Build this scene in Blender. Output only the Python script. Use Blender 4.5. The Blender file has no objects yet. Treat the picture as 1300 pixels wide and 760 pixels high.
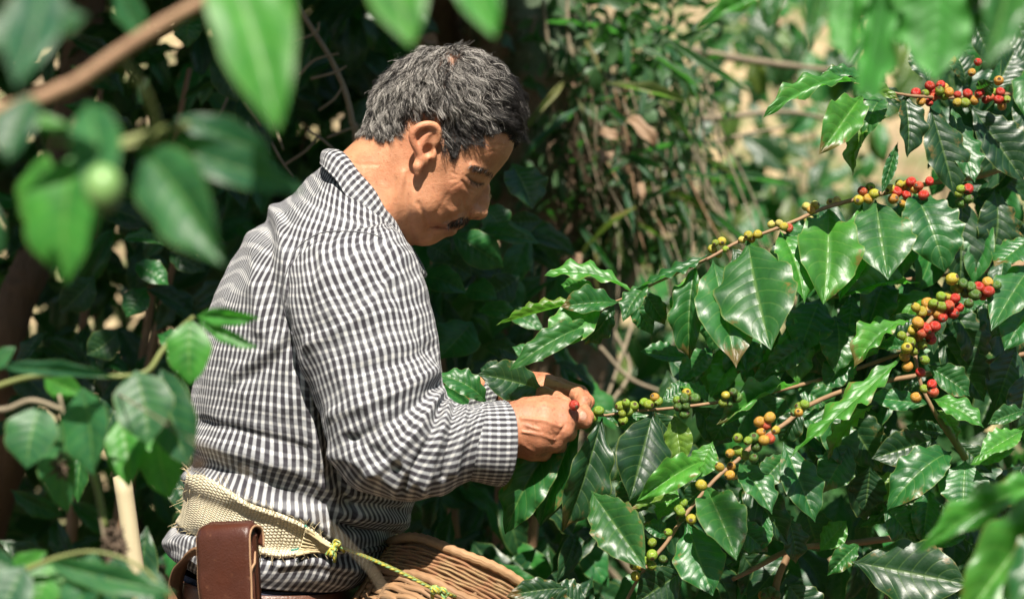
import bpy, bmesh, math, random
import numpy as np
from mathutils import Vector, Matrix
from mathutils.bvhtree import BVHTree

# ------------------------------------------------------------------ camera, sky, sun, exposure
SC = bpy.context.scene
COL = SC.collection
LENS, D0, CAMZ = 60.0, 2.1, 1.25
K = 36.0 / 1300.0 / LENS                       # metres per photo pixel per metre of distance

cam_d = bpy.data.cameras.new("camera")
cam = bpy.data.objects.new("camera", cam_d)
COL.objects.link(cam)
cam.location = (0, -D0, CAMZ)
cam.rotation_euler = (math.radians(90), 0, 0)
cam_d.lens = LENS
cam_d.sensor_width = 36.0
cam_d.clip_start = 0.05
cam_d.clip_end = 600
cam_d.dof.use_dof = True
cam_d.dof.focus_distance = 2.0
cam_d.dof.aperture_fstop = 3.0
SC.camera = cam

SUN = Vector((0.03, -0.58, 0.81)).normalized()    # direction towards the sun
world = bpy.data.worlds.new("World")
SC.world = world
world.use_nodes = True
wn = world.node_tree
sky = wn.nodes.new("ShaderNodeTexSky")
sky.sky_type = 'NISHITA'
sky.sun_disc = False
sky.sun_elevation = math.asin(SUN.z)
sky.sun_rotation = math.atan2(SUN.x, SUN.y)
wn.links.new(sky.outputs[0], wn.nodes["Background"].inputs[0])
wn.nodes["Background"].inputs[1].default_value = 0.05

sun_d = bpy.data.lights.new("sun", 'SUN')
sun_d.energy = 5.0
sun_d.angle = math.radians(0.55)
sun_d.color = (1.0, 0.93, 0.82)
sun = bpy.data.objects.new("sun", sun_d)
sun.rotation_euler = (-SUN).to_track_quat('-Z', 'Y').to_euler()
sun.location = (-3, 1, 8)
COL.objects.link(sun)

SC.view_settings.view_transform = 'Standard'
SC.view_settings.look = 'None'
SC.view_settings.exposure = 1.18
SC.view_settings.gamma = 1.0
SC.cycles.use_denoising = True
SC.cycles.max_bounces = 8
SC.cycles.transparent_max_bounces = 4

# ------------------------------------------------------------------ helpers
rnd = random.Random(7)
nrng = np.random.default_rng(11)


def W(px, py, y=0.0):
    d = y + D0
    return Vector(((px - 650.0) * K * d, y, CAMZ - (py - 380.0) * K * d))


def Wn(px, py, y):
    px = np.asarray(px, float); py = np.asarray(py, float); y = np.asarray(y, float)
    d = y + D0
    return np.stack([(px - 650.0) * K * d, y + 0 * px, CAMZ - (py - 380.0) * K * d], -1)


def to_px(P):
    d = P[..., 1] + D0
    return 650 + P[..., 0] / (K * d), 380 - (P[..., 2] - CAMZ) / (K * d)


def tag(o, label=None, cat=None, group=None, kind=None):
    if label: o['label'] = label
    if cat: o['category'] = cat
    if group: o['group'] = group
    if kind: o['kind'] = kind
    return o


def empty(name, loc=(0, 0, 0)):
    o = bpy.data.objects.new(name, None)
    o.empty_display_size = 0.1
    o.location = loc
    COL.objects.link(o)
    return o


def setpar(o, parent):
    o.parent = parent
    o.matrix_parent_inverse = WM[parent.name].inverted() if parent.name in WM else Matrix.Translation(-Vector(parent.location))


WM = {}                                        # world matrices of parents that are not at their own location


def link(name, me, mat=None, parent=None, mw=None):
    o = bpy.data.objects.new(name, me)
    COL.objects.link(o)
    if mat is not None and len(me.materials) == 0:
        me.materials.append(mat)
    if parent is not None:
        o.parent = parent
        pm = WM.get(parent.name)
        if pm is None:
            pm = Matrix.Translation(Vector(parent.location))
        o.matrix_parent_inverse = pm.inverted()
    if mw is not None:
        o.matrix_basis = mw
    WM[o.name] = mw if mw is not None else Matrix.Identity(4)
    return o


def mesh(name, V, F, uv=None, smooth=True, attr=None):
    """V (n,3) array, F (m,k) array or list of lists, uv per vertex (n,2)"""
    me = bpy.data.meshes.new(name)
    V = np.asarray(V, np.float32)
    if isinstance(F, np.ndarray):
        k = F.shape[1]
        me.vertices.add(len(V)); me.vertices.foreach_set('co', V.ravel())
        me.loops.add(F.size); me.loops.foreach_set('vertex_index', F.ravel().astype(np.int32))
        me.polygons.add(len(F))
        me.polygons.foreach_set('loop_start', np.arange(0, F.size, k, dtype=np.int32))
        me.update(calc_edges=True)
    else:
        me.from_pydata(V.tolist(), [], F)
        me.update()
    if smooth:
        me.polygons.foreach_set('use_smooth', np.ones(len(me.polygons), bool))
    if uv is not None:
        li = np.zeros(len(me.loops), np.int32)
        me.loops.foreach_get('vertex_index', li)
        ul = me.uv_layers.new(name='uv')
        ul.data.foreach_set('uv', np.asarray(uv, np.float32)[li].ravel())
    if attr is not None:
        a = me.attributes.new('tint', 'FLOAT_COLOR', 'POINT')
        a.data.foreach_set('color', np.asarray(attr, np.float32).ravel())
    return me


def grid_faces(nu, nv, close_u=False, flip=False):
    """nu columns (fast axis), nv rows"""
    i = np.arange(nu if close_u else nu - 1)
    j = np.arange(nv - 1)
    I, J = np.meshgrid(i, j)
    I = I.ravel(); J = J.ravel()
    I2 = (I + 1) % nu
    q = np.stack([J * nu + I, J * nu + I2, (J + 1) * nu + I2, (J + 1) * nu + I], -1)
    return q[:, ::-1].copy() if flip else q


def catmull(P, n):
    """resample control points P (m,k) to n points by centripetal-ish Catmull-Rom"""
    P = np.asarray(P, float)
    m = len(P)
    if m == 2:
        t = np.linspace(0, 1, n)[:, None]
        return P[0] * (1 - t) + P[1] * t
    Q = np.vstack([2 * P[0] - P[1], P, 2 * P[-1] - P[-2]])
    t = np.linspace(0, m - 1 - 1e-9, n)
    i = np.floor(t).astype(int)
    f = (t - i)[:, None]
    a, b, c, d = Q[i], Q[i + 1], Q[i + 2], Q[i + 3]
    return 0.5 * ((2 * b) + (-a + c) * f + (2 * a - 5 * b + 4 * c - d) * f ** 2 + (-a + 3 * b - 3 * c + d) * f ** 3)


def tube_geo(P, R, ns=8, bump=0.0, seed=0, cap=True, aspect=1.0):
    P = np.asarray(P, float); n = len(P)
    R = np.broadcast_to(np.asarray(R, float), (n,))
    T = np.gradient(P, axis=0)
    T /= np.linalg.norm(T, axis=1)[:, None] + 1e-12
    up = np.array([0.13, 0.31, 0.94])
    if abs(np.dot(T[0], up)) > 0.95: up = np.array([1.0, 0.1, 0.0])
    a = np.cross(T[0], up); a /= np.linalg.norm(a)
    A = np.zeros((n, 3))
    for i in range(n):
        a = a - T[i] * np.dot(a, T[i]); a /= np.linalg.norm(a) + 1e-12
        A[i] = a
    B = np.cross(T, A)
    th = np.linspace(0, 2 * math.pi, ns, endpoint=False)
    rr = R[:, None] * np.ones(ns)[None]
    if bump:
        rg = np.random.default_rng(seed)
        rr = rr * (1 + bump * rg.standard_normal((n, ns)))
    V = P[:, None] + rr[..., None] * (np.cos(th)[None, :, None] * A[:, None] + aspect * np.sin(th)[None, :, None] * B[:, None])
    L = np.concatenate([[0], np.cumsum(np.linalg.norm(np.diff(P, axis=0), axis=1))])
    uv = np.stack(np.broadcast_arrays(np.arange(ns)[None] / ns, L[:, None]), -1).reshape(-1, 2)
    F = grid_faces(ns, n, True)
    V = V.reshape(-1, 3)
    if cap:
        V = np.vstack([V, P[0] - T[0] * R[0] * 0.3, P[-1] + T[-1] * R[-1] * 0.3]); uv = np.vstack([uv, [0.5, 0], [0.5, L[-1]]])
        c0, c1 = len(V) - 2, len(V) - 1
        i = np.arange(ns); j = (i + 1) % ns
        F = np.vstack([F, np.stack([np.full(ns, c0), j, i, np.full(ns, c0)], -1)[:, [0, 1, 2, 2]],
                       np.stack([np.full(ns, c1), (n - 1) * ns + i, (n - 1) * ns + j, (n - 1) * ns + j], -1)])
        # turn the degenerate cap quads into triangles
    return V, F, uv


def merge(geos):
    Vs, Fs, Us = [], [], []
    o = 0
    for V, F, uv in geos:
        Vs.append(V); Fs.append(F + o); Us.append(uv); o += len(V)
    return np.vstack(Vs), np.vstack(Fs), np.vstack(Us)


def qmesh(name, geo, smooth=True):
    """mesh from quads where a repeated last index marks a triangle"""
    V, F, uv = geo
    tri = F[:, 2] == F[:, 3]
    fl = F[~tri].tolist() + F[tri][:, :3].tolist()
    me = bpy.data.meshes.new(name)
    me.from_pydata(np.asarray(V, float).tolist(), [], fl)
    me.update()
    if smooth: me.polygons.foreach_set('use_smooth', np.ones(len(me.polygons), bool))
    li = np.zeros(len(me.loops), np.int32); me.loops.foreach_get('vertex_index', li)
    ul = me.uv_layers.new(name='uv'); ul.data.foreach_set('uv', np.asarray(uv, np.float32)[li].ravel())
    return me


def vnoise(P, freq, seed, octs=10):
    """smooth pseudo noise in about -1..1"""
    rg = np.random.default_rng(seed)
    out = 0
    for _ in range(octs):
        k = rg.standard_normal(P.shape[-1]); k *= freq * (0.6 + 0.8 * rg.random()) / np.linalg.norm(k)
        out = out + np.sin(P @ k * 2 * math.pi + rg.random() * 6.283)
    return out / math.sqrt(octs) * 0.8


def seg_dist(px, py, poly):
    d = np.full(px.shape, 1e9)
    for (x0, y0), (x1, y1) in zip(poly[:-1], poly[1:]):
        dx, dy = x1 - x0, y1 - y0
        t = np.clip(((px - x0) * dx + (py - y0) * dy) / (dx * dx + dy * dy + 1e-9), 0, 1)
        d = np.minimum(d, np.hypot(px - x0 - t * dx, py - y0 - t * dy))
    return d


def in_poly(px, py, poly):
    ins = np.zeros(px.shape, bool)
    n = len(poly)
    for i in range(n):
        x0, y0 = poly[i]; x1, y1 = poly[(i + 1) % n]
        c = ((y0 > py) != (y1 > py)) & (px < (x1 - x0) * (py - y0) / (y1 - y0 + 1e-12) + x0)
        ins ^= c
    return ins


def sstep(a, b, x):
    t = np.clip((x - a) / (b - a), 0, 1)
    return t * t * (3 - 2 * t)


# ------------------------------------------------------------------ materials
class NT:
    def __init__(s, name):
        s.m = bpy.data.materials.new(name)
        s.m.use_nodes = True
        s.t = s.m.node_tree
        s.t.nodes.clear()
        s.out = s.t.nodes.new("ShaderNodeOutputMaterial")

    def n(s, typ, **kw):
        nd = s.t.nodes.new("ShaderNode" + typ)
        for k, v in kw.items():
            if k.startswith('i_'):
                key = k[2:]
                key = int(key) if key.isdigit() else key.replace('_', ' ')
                s.put(nd.inputs[key], v)
            else:
                setattr(nd, k, v)
        return nd

    def put(s, inp, v):
        if hasattr(v, 'is_output') and v.is_output:
            s.t.links.new(v, inp)
        else:
            if inp.type == 'RGBA' and len(v) == 3: v = (*v, 1)
            inp.default_value = v

    def math(s, op, a, b=0.0, c=None, clamp=False):
        nd = s.t.nodes.new("ShaderNodeMath"); nd.operation = op; nd.use_clamp = clamp
        s.put(nd.inputs[0], a); s.put(nd.inputs[1], b)
        if c is not None: s.put(nd.inputs[2], c)
        return nd.outputs[0]

    def mix(s, f, a, b, blend='MIX'):
        nd = s.t.nodes.new("ShaderNodeMix"); nd.data_type = 'RGBA'; nd.blend_type = blend
        s.put(nd.inputs[0], f); s.put(nd.inputs[6], a); s.put(nd.inputs[7], b)
        return nd.outputs[2]

    def step(s, x, a, b):
        nd = s.t.nodes.new("ShaderNodeMapRange"); nd.interpolation_type = 'SMOOTHSTEP'
        s.put(nd.inputs[0], x); nd.inputs[1].default_value = a; nd.inputs[2].default_value = b
        nd.inputs[3].default_value = 0; nd.inputs[4].default_value = 1
        return nd.outputs[0]

    def noise(s, vec, scale, detail=4, rough=0.55, w=0):
        nd = s.t.nodes.new("ShaderNodeTexNoise")
        if vec is not None: s.t.links.new(vec, nd.inputs['Vector'])
        nd.inputs['Scale'].default_value = scale
        nd.inputs['Detail'].default_value = detail
        nd.inputs['Roughness'].default_value = rough
        return nd.outputs[0]

    def ramp(s, f, stops):
        nd = s.t.nodes.new("ShaderNodeValToRGB")
        cr = nd.color_ramp
        while len(cr.elements) < len(stops): cr.elements.new(0.5)
        for e, (p, c) in zip(cr.elements, stops):
            e.position = p; e.color = (*c, 1)
        s.put(nd.inputs[0], f)
        return nd.outputs[0]

    def bump(s, h, dist, strength=1.0, normal=None):
        nd = s.t.nodes.new("ShaderNodeBump")
        nd.inputs['Strength'].default_value = strength
        nd.inputs['Distance'].default_value = dist
        s.put(nd.inputs['Height'], h)
        if normal is not None: s.put(nd.inputs['Normal'], normal)
        return nd.outputs[0]

    def pbsdf(s, color, rough=0.5, normal=None, **kw):
        nd = s.t.nodes.new("ShaderNodeBsdfPrincipled")
        s.put(nd.inputs['Base Color'], color); s.put(nd.inputs['Roughness'], rough)
        if normal is not None: s.put(nd.inputs['Normal'], normal)
        for k, v in kw.items(): s.put(nd.inputs[k.replace('_', ' ')], v)
        return nd.outputs[0]

    def done(s, shader):
        s.t.links.new(shader, s.out.inputs[0])
        return s.m


def coord(t, which='Object'):
    return t.n('TexCoord').outputs[which]


def leaf_material(name, rough=0.36, trans=0.34, nveins=9, quilt=0.0012, blotch=0.58, vein_mix=0.55, spec=0.65, dry=2.0):
    t = NT(name)
    uv = t.n('TexCoord').outputs['UV']
    sep = t.n('SeparateXYZ', i_0=uv)
    s = t.math('ABSOLUTE', t.math('MULTIPLY_ADD', sep.outputs[0], 2.0, -1.0))
    v = sep.outputs[1]
    oi = t.n('ObjectInfo')
    mid = t.math('SUBTRACT', 1.0, t.step(s, 0.015, 0.075))
    ph = t.math('FRACT', t.math('MULTIPLY', t.math('SUBTRACT', v, t.math('MULTIPLY', t.math('POWER', s, 1.25), 0.2)), float(nveins)))
    tri = t.math('ABSOLUTE', t.math('SUBTRACT', ph, 0.5))
    lat = t.math('MULTIPLY', t.math('SUBTRACT', 1.0, t.step(tri, 0.02, 0.085)), t.math('SUBTRACT', 1.0, t.step(s, 0.75, 0.98)))
    vein = t.math('MAXIMUM', mid, t.math('MULTIPLY', lat, 0.55))
    ob = coord(t)
    off = t.n('VectorMath', operation='ADD', i_0=ob)
    comb = t.n('CombineXYZ', i_0=t.math('MULTIPLY', oi.outputs['Random'], 37.0), i_1=t.math('MULTIPLY', oi.outputs['Random'], 11.0))
    t.t.links.new(comb.outputs[0], off.inputs[1])
    nz = t.noise(off.outputs[0], 3.0, 5, 0.6)
    nf = t.noise(off.outputs[0], 16.0, 4, 0.6)
    base = t.mix(1.0, oi.outputs['Color'], t.ramp(nz, [(0.3, (0.55, 0.62, 0.64)), (0.7, (1.45, 1.28, 1.05))]), 'MULTIPLY')
    base = t.mix(t.math('MULTIPLY', nf, 0.35), base, t.mix(1.0, base, (0.55, 0.62, 0.6), 'MULTIPLY'))
    vcol = t.mix(1.0, t.mix(0.55, base, (0.16, 0.26, 0.07)), (1.15, 1.15, 1.0), 'MULTIPLY')
    c = t.mix(t.math('MULTIPLY', vein, vein_mix), base, vcol)
    edge = t.math('MULTIPLY', t.step(s, 0.93, 1.0), 0.5)
    c = t.mix(edge, c, (0.20, 0.25, 0.06))
    # rust spots and yellowed patches on some leaves
    bl = t.math('MULTIPLY', t.step(nz, blotch, blotch + 0.05), t.step(nf, 0.42, 0.6))
    bl = t.math('MULTIPLY', bl, t.step(s, 0.35, 0.9))
    c = t.mix(t.math('MULTIPLY', bl, 0.8), c, (0.19, 0.11, 0.03))
    tipb = t.math('MULTIPLY', t.step(oi.outputs['Random'], dry, dry + .01), t.step(t.math('MULTIPLY_ADD', nz, .6, t.math('MULTIPLY_ADD', nf, .25, v)), 1.22, 1.32))
    c = t.mix(t.math('MULTIPLY', tipb, .85), c, (.15, .085, .028))
    back = t.mix(0.18, t.mix(1.0, base, (1.25, 1.3, 1.15), 'MULTIPLY'), (0.10, 0.17, 0.07))
    g = t.n('NewGeometry')
    col = t.mix(g.outputs['Backfacing'], c, back)
    hgt = t.math('ADD', t.math('MULTIPLY', t.math('POWER', tri, 0.6), t.math('SUBTRACT', 1.0, s)), t.math('MULTIPLY', nf, 0.25))
    hgt = t.math('SUBTRACT', hgt, t.math('MULTIPLY', mid, 0.25))
    nrm = t.bump(hgt, quilt, 1.0)
    rg = t.math('MULTIPLY_ADD', nf, 0.22, rough - 0.08)
    rg = t.math('MULTIPLY_ADD', g.outputs['Backfacing'], 0.22, rg)
    sh = t.pbsdf(col, rg, nrm, Specular_IOR_Level=spec)
    tr = t.n('BsdfTranslucent', i_Color=t.mix(1.0, t.mix(0.35, col, (0.10, 0.42, 0.05)), (1.5, 1.8, 1.1), 'MULTIPLY'), i_Normal=nrm)
    ms = t.n('MixShader', i_0=trans, i_1=sh, i_2=tr.outputs[0])
    return t.done(ms.outputs[0])


def bark_material(name, c0, c1, scale=40, stretch=6, depth=0.004, rough=0.85):
    t = NT(name)
    uv = t.n('TexCoord').outputs['UV']
    ob = coord(t)
    mp = t.n('Mapping', i_Vector=ob); mp.inputs['Scale'].default_value = (1, 1, 1.0 / stretch)
    n1 = t.noise(mp.outputs[0], scale, 6, 0.65)
    n2 = t.noise(ob, scale * 0.2, 3)
    c = t.mix(n1, c0, c1)
    c = t.mix(t.step(n2, 0.45, 0.7), c, t.mix(0.5, c, c0))
    return t.done(t.pbsdf(c, rough, t.bump(n1, depth)))


M_COFFEE = leaf_material('coffee_leaf', rough=.39, spec=.68, dry=.82)
M_SMOOTH = leaf_material('smooth_leaf', rough=0.42, trans=0.38, nveins=7, quilt=0.0006, blotch=0.72, vein_mix=0.6, spec=0.4)
M_BACK = leaf_material('shade_leaf', rough=0.38, trans=0.22, nveins=8, quilt=0.001, blotch=0.8, vein_mix=0.4, spec=0.45)
M_TWIG = bark_material('coffee_twig', (0.16, 0.085, 0.045), (0.30, 0.19, 0.10), 90, 3, 0.001, 0.7)
M_GREENTWIG = bark_material('green_twig', (0.085, 0.115, 0.028), (0.19, 0.20, 0.06), 60, 3, 0.0006, 0.6)
M_TANTWIG = bark_material('tan_twig', (0.12, 0.098, 0.066), (0.29, 0.235, 0.155), 80, 4, 0.001, 0.8)
M_BROWNTWIG = bark_material('brown_twig', (0.19, 0.105, 0.06), (0.38, 0.235, 0.14), 80, 4, 0.001, 0.8)
M_BARK = bark_material('tree_bark', (0.07, 0.042, 0.025), (0.20, 0.13, 0.08), 30, 7, 0.012, 0.9)
M_BAMBOO = bark_material('stake_wood', (0.34, 0.28, 0.17), (0.50, 0.43, 0.27), 60, 10, 0.0008, 0.6)


def berry_material():
    t = NT('cherry_skin')
    oi = t.n('ObjectInfo')
    ob = coord(t)
    nz = t.noise(ob, 2.2, 3)
    c = t.mix(t.step(nz, 0.42, 0.62), oi.outputs['Color'], t.mix(0.12, oi.outputs['Color'], (0.30, 0.28, 0.03)))
    z = t.n('SeparateXYZ', i_0=ob).outputs[2]
    c = t.mix(t.step(z, 1.015, 1.035), c, (.07, .045, .02))
    n4 = t.noise(ob, 9.0, 3)
    c = t.mix(t.math('MULTIPLY', t.step(n4, .62, .72), .45), c, (.20, .12, .05))
    sh = t.pbsdf(c, 0.32, t.bump(n4, .02, .4), Specular_IOR_Level=0.45, Subsurface_Weight=0.15, Subsurface_Scale=0.003, Coat_Weight=0.1)
    return t.done(sh)


M_BERRY = berry_material()


# ------------------------------------------------------------------ leaves
def leaf_geo(nu=16, nv=8, seed=0, droop=0.5, fold=0.35, wave=0.05, waves=5.0, quilt=0.017, nveins=9, shape='coffee', twist=0.0):
    """leaf of chord length 1 along +Y, width 1 along X (half width 0.5), upper side +Z; uv = (across, along)"""
    rg = np.random.default_rng(seed)
    t = np.linspace(0, 1, nu)
    s = np.linspace(-1, 1, nv + 1)
    if shape == 'coffee':
        w = np.interp(t, [0, .04, .12, .25, .42, .58, .72, .84, .92, .965, 1],
                      [.02, .06, .27, .64, .95, 1.0, .84, .50, .22, .08, 0.0])
    else:
        w = np.interp(t, [0, .05, .15, .3, .45, .6, .75, .88, .96, 1],
                      [.03, .16, .58, .90, 1.0, .95, .74, .40, .13, 0.0])
    S, T = np.meshgrid(s, t)
    Wd = 0.5 * w[:, None] * np.ones_like(S)
    ph = rg.random(2) * 6.28
    fr = waves * (0.85 + 0.3 * rg.random(2))
    side = (S > 0).astype(int)
    wob = np.sin(T * fr[side] * 6.283 + ph[side]) * np.abs(S) ** 2.5
    Wd = Wd * (1 + 0.05 * wob)
    fa = fold * (1 + 0.25 * np.sin(T * 3 + ph[0]))
    X = S * Wd * np.cos(fa)
    Z = np.abs(S) * Wd * np.sin(fa)
    Z = Z - 0.5 * fold * np.abs(S) ** 2 * Wd        # curl the blade back down towards the rim
    Z = Z + wave * wob * (0.35 + w[:, None] * 0.65)
    u = T - 0.2 * np.abs(S) ** 1.25
    frac = u * nveins - np.floor(u * nveins) - 0.5
    Z = Z + quilt * (1 - (2 * np.abs(frac)) ** 2 * 0 - (1 - 2 * np.abs(frac)) ** 2) * (1 - np.abs(S) ** 3) * np.minimum(1, np.abs(S) * 4) * w[:, None]
    Y0 = T
    # droop: bend in the YZ plane
    ang = droop * (t - 0.5) * (1 + 0.3 * rg.standard_normal())
    dy = np.cos(ang); dz = -np.sin(ang)
    cy = np.concatenate([[0], np.cumsum((dy[1:] + dy[:-1]) / 2 * np.diff(t))])
    cz = np.concatenate([[0], np.cumsum((dz[1:] + dz[:-1]) / 2 * np.diff(t))])
    ny, nz = np.sin(ang), np.cos(ang)
    sx = 0.05 * rg.standard_normal() * np.sin(t * math.pi)
    tw = twist * (t - 0.3)
    Xr = X * np.cos(tw)[:, None] - Z * np.sin(tw)[:, None]
    Zr = X * np.sin(tw)[:, None] + Z * np.cos(tw)[:, None]
    P = np.stack([Xr + sx[:, None], cy[:, None] + Zr * ny[:, None], cz[:, None] + Zr * nz[:, None]], -1)
    e = np.array([0, cy[-1], cz[-1]]); Lc = np.linalg.norm(e)
    a = math.atan2(e[2], e[1])
    ca, sa = math.cos(-a), math.sin(-a)
    y = P[..., 1] * ca - P[..., 2] * sa
    z = P[..., 1] * sa + P[..., 2] * ca
    P[..., 1] = y / Lc; P[..., 2] = z / Lc
    uv = np.stack([(S + 1) / 2, T], -1)
    return P.reshape(-1, 3), grid_faces(nv + 1, nu), uv.reshape(-1, 2)


def leaf_mesh(name, mat, **kw):
    V, F, uv = leaf_geo(**kw)
    me = mesh(name, V, F, uv)
    me.materials.append(mat)
    return me


HERO = [leaf_mesh('coffee_leaf', M_COFFEE, nu=26, nv=12, seed=i, droop=[.3, .6, .9, .45, .15, .75, -.25, 1.1][i], fold=[.35, .5, .25, .42, .3, .55, .2, .35][i],
                  wave=[.026, .040, .034, .042, .024, .050, .038, .042][i], waves=[5, 4, 6, 3.6, 7, 4.5, 5.5, 6][i], twist=[0, .2, -.25, .3, -.1, .4, -.3, .15][i]) for i in range(8)]
FILL = [leaf_mesh('coffee_leaf', M_BACK, nu=12, nv=6, seed=20 + i, droop=.3 + .2 * i, fold=.25 + .08 * i, wave=.04, waves=3.5, quilt=0.01, twist=.15 * (i - 2)) for i in range(5)]
OVAL = [leaf_mesh('oval_leaf', M_SMOOTH, nu=16, nv=8, seed=40 + i, droop=[.25, .6, .1, .9, .45][i], fold=[.3, .2, .4, .3, .15][i], wave=.015, waves=2.5, quilt=0.002, shape='oval', twist=[0, .2, -.2, .1, -.3][i]) for i in range(5)]


def leaf_matrix(base, tip, width, nrm, roll=0.0):
    d = tip - base
    L = d.length
    yv = d / L
    zv = nrm - yv * nrm.dot(yv)
    if zv.length < 1e-4: zv = Vector((0, -1, 0)) - yv * (-yv.y)
    zv.normalize()
    xv = yv.cross(zv)
    if roll:
        R = Matrix.Rotation(math.radians(roll), 3, yv)
        xv = R @ xv; zv = R @ zv
    m = Matrix.Identity(4)
    m.col[0][:3] = xv * width
    m.col[1][:3] = yv * L
    m.col[2][:3] = zv * L
    m.col[3][:3] = base
    return m


def add_leaf(parent, me, base, tip, width, nrm, color, roll=0.0, name='leaf'):
    o = link(name, me, None, parent, leaf_matrix(base, tip, width, nrm, roll))
    o.color = (*color, 1)
    return o


def vary(c, a=0.15):
    f = 1 + a * rnd.uniform(-1, 1)
    h = 0.6 * a * rnd.uniform(-1, 1)
    return (max(0, c[0] * f * (1 + h)), c[1] * f, max(0, c[2] * f * (1 - h)))


def add_tube(name, pts, radii, mat, parent, n=24, ns=8, bump=0.03, seed=0):
    P = catmull(pts, n)
    R = np.interp(np.linspace(0, 1, n), np.linspace(0, 1, len(radii)), radii)
    return link(name, qmesh(name, tube_geo(P, R, ns, bump, seed)), mat, parent)


def px_path(lst):
    return [tuple(W(x, y, d)) for x, y, d in lst]


def leaf_cloud_geo(n, box_fn, size, rg, flat=0.5, shape='coffee', nu=6, nv=2):
    """many small leaves joined in one geometry; box_fn(rg) -> centre point"""
    V0, F0, U0 = leaf_geo(nu=nu, nv=nv, seed=3, droop=.6, fold=.3, wave=.03, waves=2, quilt=0, shape=shape)
    n0 = len(V0)
    V = np.zeros((n, n0, 3)); 
    for i in range(n):
        c = box_fn(rg)
        d = rg.standard_normal(3); d[2] -= 0.6; d /= np.linalg.norm(d)
        z = np.array([0, 0, 1.0]) + flat * rg.standard_normal(3)
        z -= d * (z @ d); z /= np.linalg.norm(z) + 1e-9
        x = np.cross(d, z)
        L = size * (0.6 + 0.8 * rg.random())
        w = L * (0.38 + 0.12 * rg.random())
        V[i] = c + V0[:, :1] * x * w + V0[:, 1:2] * d * L + V0[:, 2:] * z * L
    F = (F0[None] + (np.arange(n) * n0)[:, None, None]).reshape(-1, 4)
    U = np.tile(U0, (n, 1))
    return V.reshape(-1, 3), F, U
# ------------------------------------------------------------------ the man: signed-distance sculpting
def surface_nets(F, origin, h):
    nx, ny, nz = F.shape
    S = F < 0
    c = [(i, j, k) for i in (0, 1) for j in (0, 1) for k in (0, 1)]
    any_ = np.zeros((nx - 1, ny - 1, nz - 1), bool); all_ = np.ones_like(any_)
    for i, j, k in c:
        b = S[i:nx - 1 + i, j:ny - 1 + j, k:nz - 1 + k]
        any_ |= b; all_ &= b
    mask = any_ & ~all_
    idx = np.argwhere(mask)
    acc = np.zeros((len(idx), 3)); cnt = np.zeros(len(idx))
    for a in c:
        for ax in range(3):
            if a[ax]: continue
            b = list(a); b[ax] = 1
            fa = F[idx[:, 0] + a[0], idx[:, 1] + a[1], idx[:, 2] + a[2]]
            fb = F[idx[:, 0] + b[0], idx[:, 1] + b[1], idx[:, 2] + b[2]]
            cr = (fa < 0) != (fb < 0)
            t = np.where(cr, fa / np.where(fa == fb, 1, fa - fb), 0)
            p = np.tile(np.array(a, float), (len(idx), 1)); p[:, ax] += t
            acc[cr] += p[cr]; cnt[cr] += 1
    V = origin + h * (idx + acc / cnt[:, None])
    vid = np.full(mask.shape, -1, np.int64)
    vid[mask] = np.arange(len(idx))
    quads = []
    for ax in range(3):
        o1, o2 = [(1, 2), (2, 0), (0, 1)][ax]
        A = np.moveaxis(S, ax, 0); 
        cr = A[:-1] != A[1:]
        P = np.argwhere(np.moveaxis(cr, 0, ax))
        ok = (P[:, o1] > 0) & (P[:, o2] > 0) & (P[:, o1] < F.shape[o1] - 1) & (P[:, o2] < F.shape[o2] - 1)
        P = P[ok]
        neg = S[P[:, 0], P[:, 1], P[:, 2]]
        q = []
        for d1, d2 in ((0, 0), (1, 0), (1, 1), (0, 1)):
            Q = P.copy(); Q[:, o1] -= d1; Q[:, o2] -= d2
            q.append(vid[Q[:, 0], Q[:, 1], Q[:, 2]])
        q = np.stack(q, -1)
        q[~neg] = q[~neg][:, ::-1]
        quads.append(q)
    return V, np.vstack(quads)


def smin(a, b, k):
    h = np.clip(0.5 + 0.5 * (b - a) / k, 0, 1)
    return b + (a - b) * h - k * h * (1 - h)


def cap(P, a, b, ra, rb, sq=None):
    a = np.asarray(a, float); b = np.asarray(b, float)
    ab = b - a
    t = np.clip(((P - a) @ ab) / (ab @ ab + 1e-12), 0, 1)
    return np.linalg.norm(P - a - t[..., None] * ab, axis=-1) - (ra + (rb - ra) * t)


def ell(P, c, r, M=None):
    q = P - np.asarray(c, float)
    if M is not None: q = q @ M
    q = q / np.asarray(r, float)
    l = np.linalg.norm(q, axis=-1)
    return (l - 1) * min(r)


def grid_pts(lo, hi, h):
    ax = [np.arange(l, u + h, h) for l, u in zip(lo, hi)]
    return np.stack(np.meshgrid(*ax, indexing='ij'), -1), np.array(lo, float)


PXM = K * D0                                     # metres per pixel in the plane y = 0


def polyline_r(P, pts, radii, k=0.004):
    f = None
    for (a, b, ra, rb) in zip(pts[:-1], pts[1:], radii[:-1], radii[1:]):
        g = cap(P, a, b, ra, rb)
        f = g if f is None else smin(f, g, k)
    return f


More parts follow.
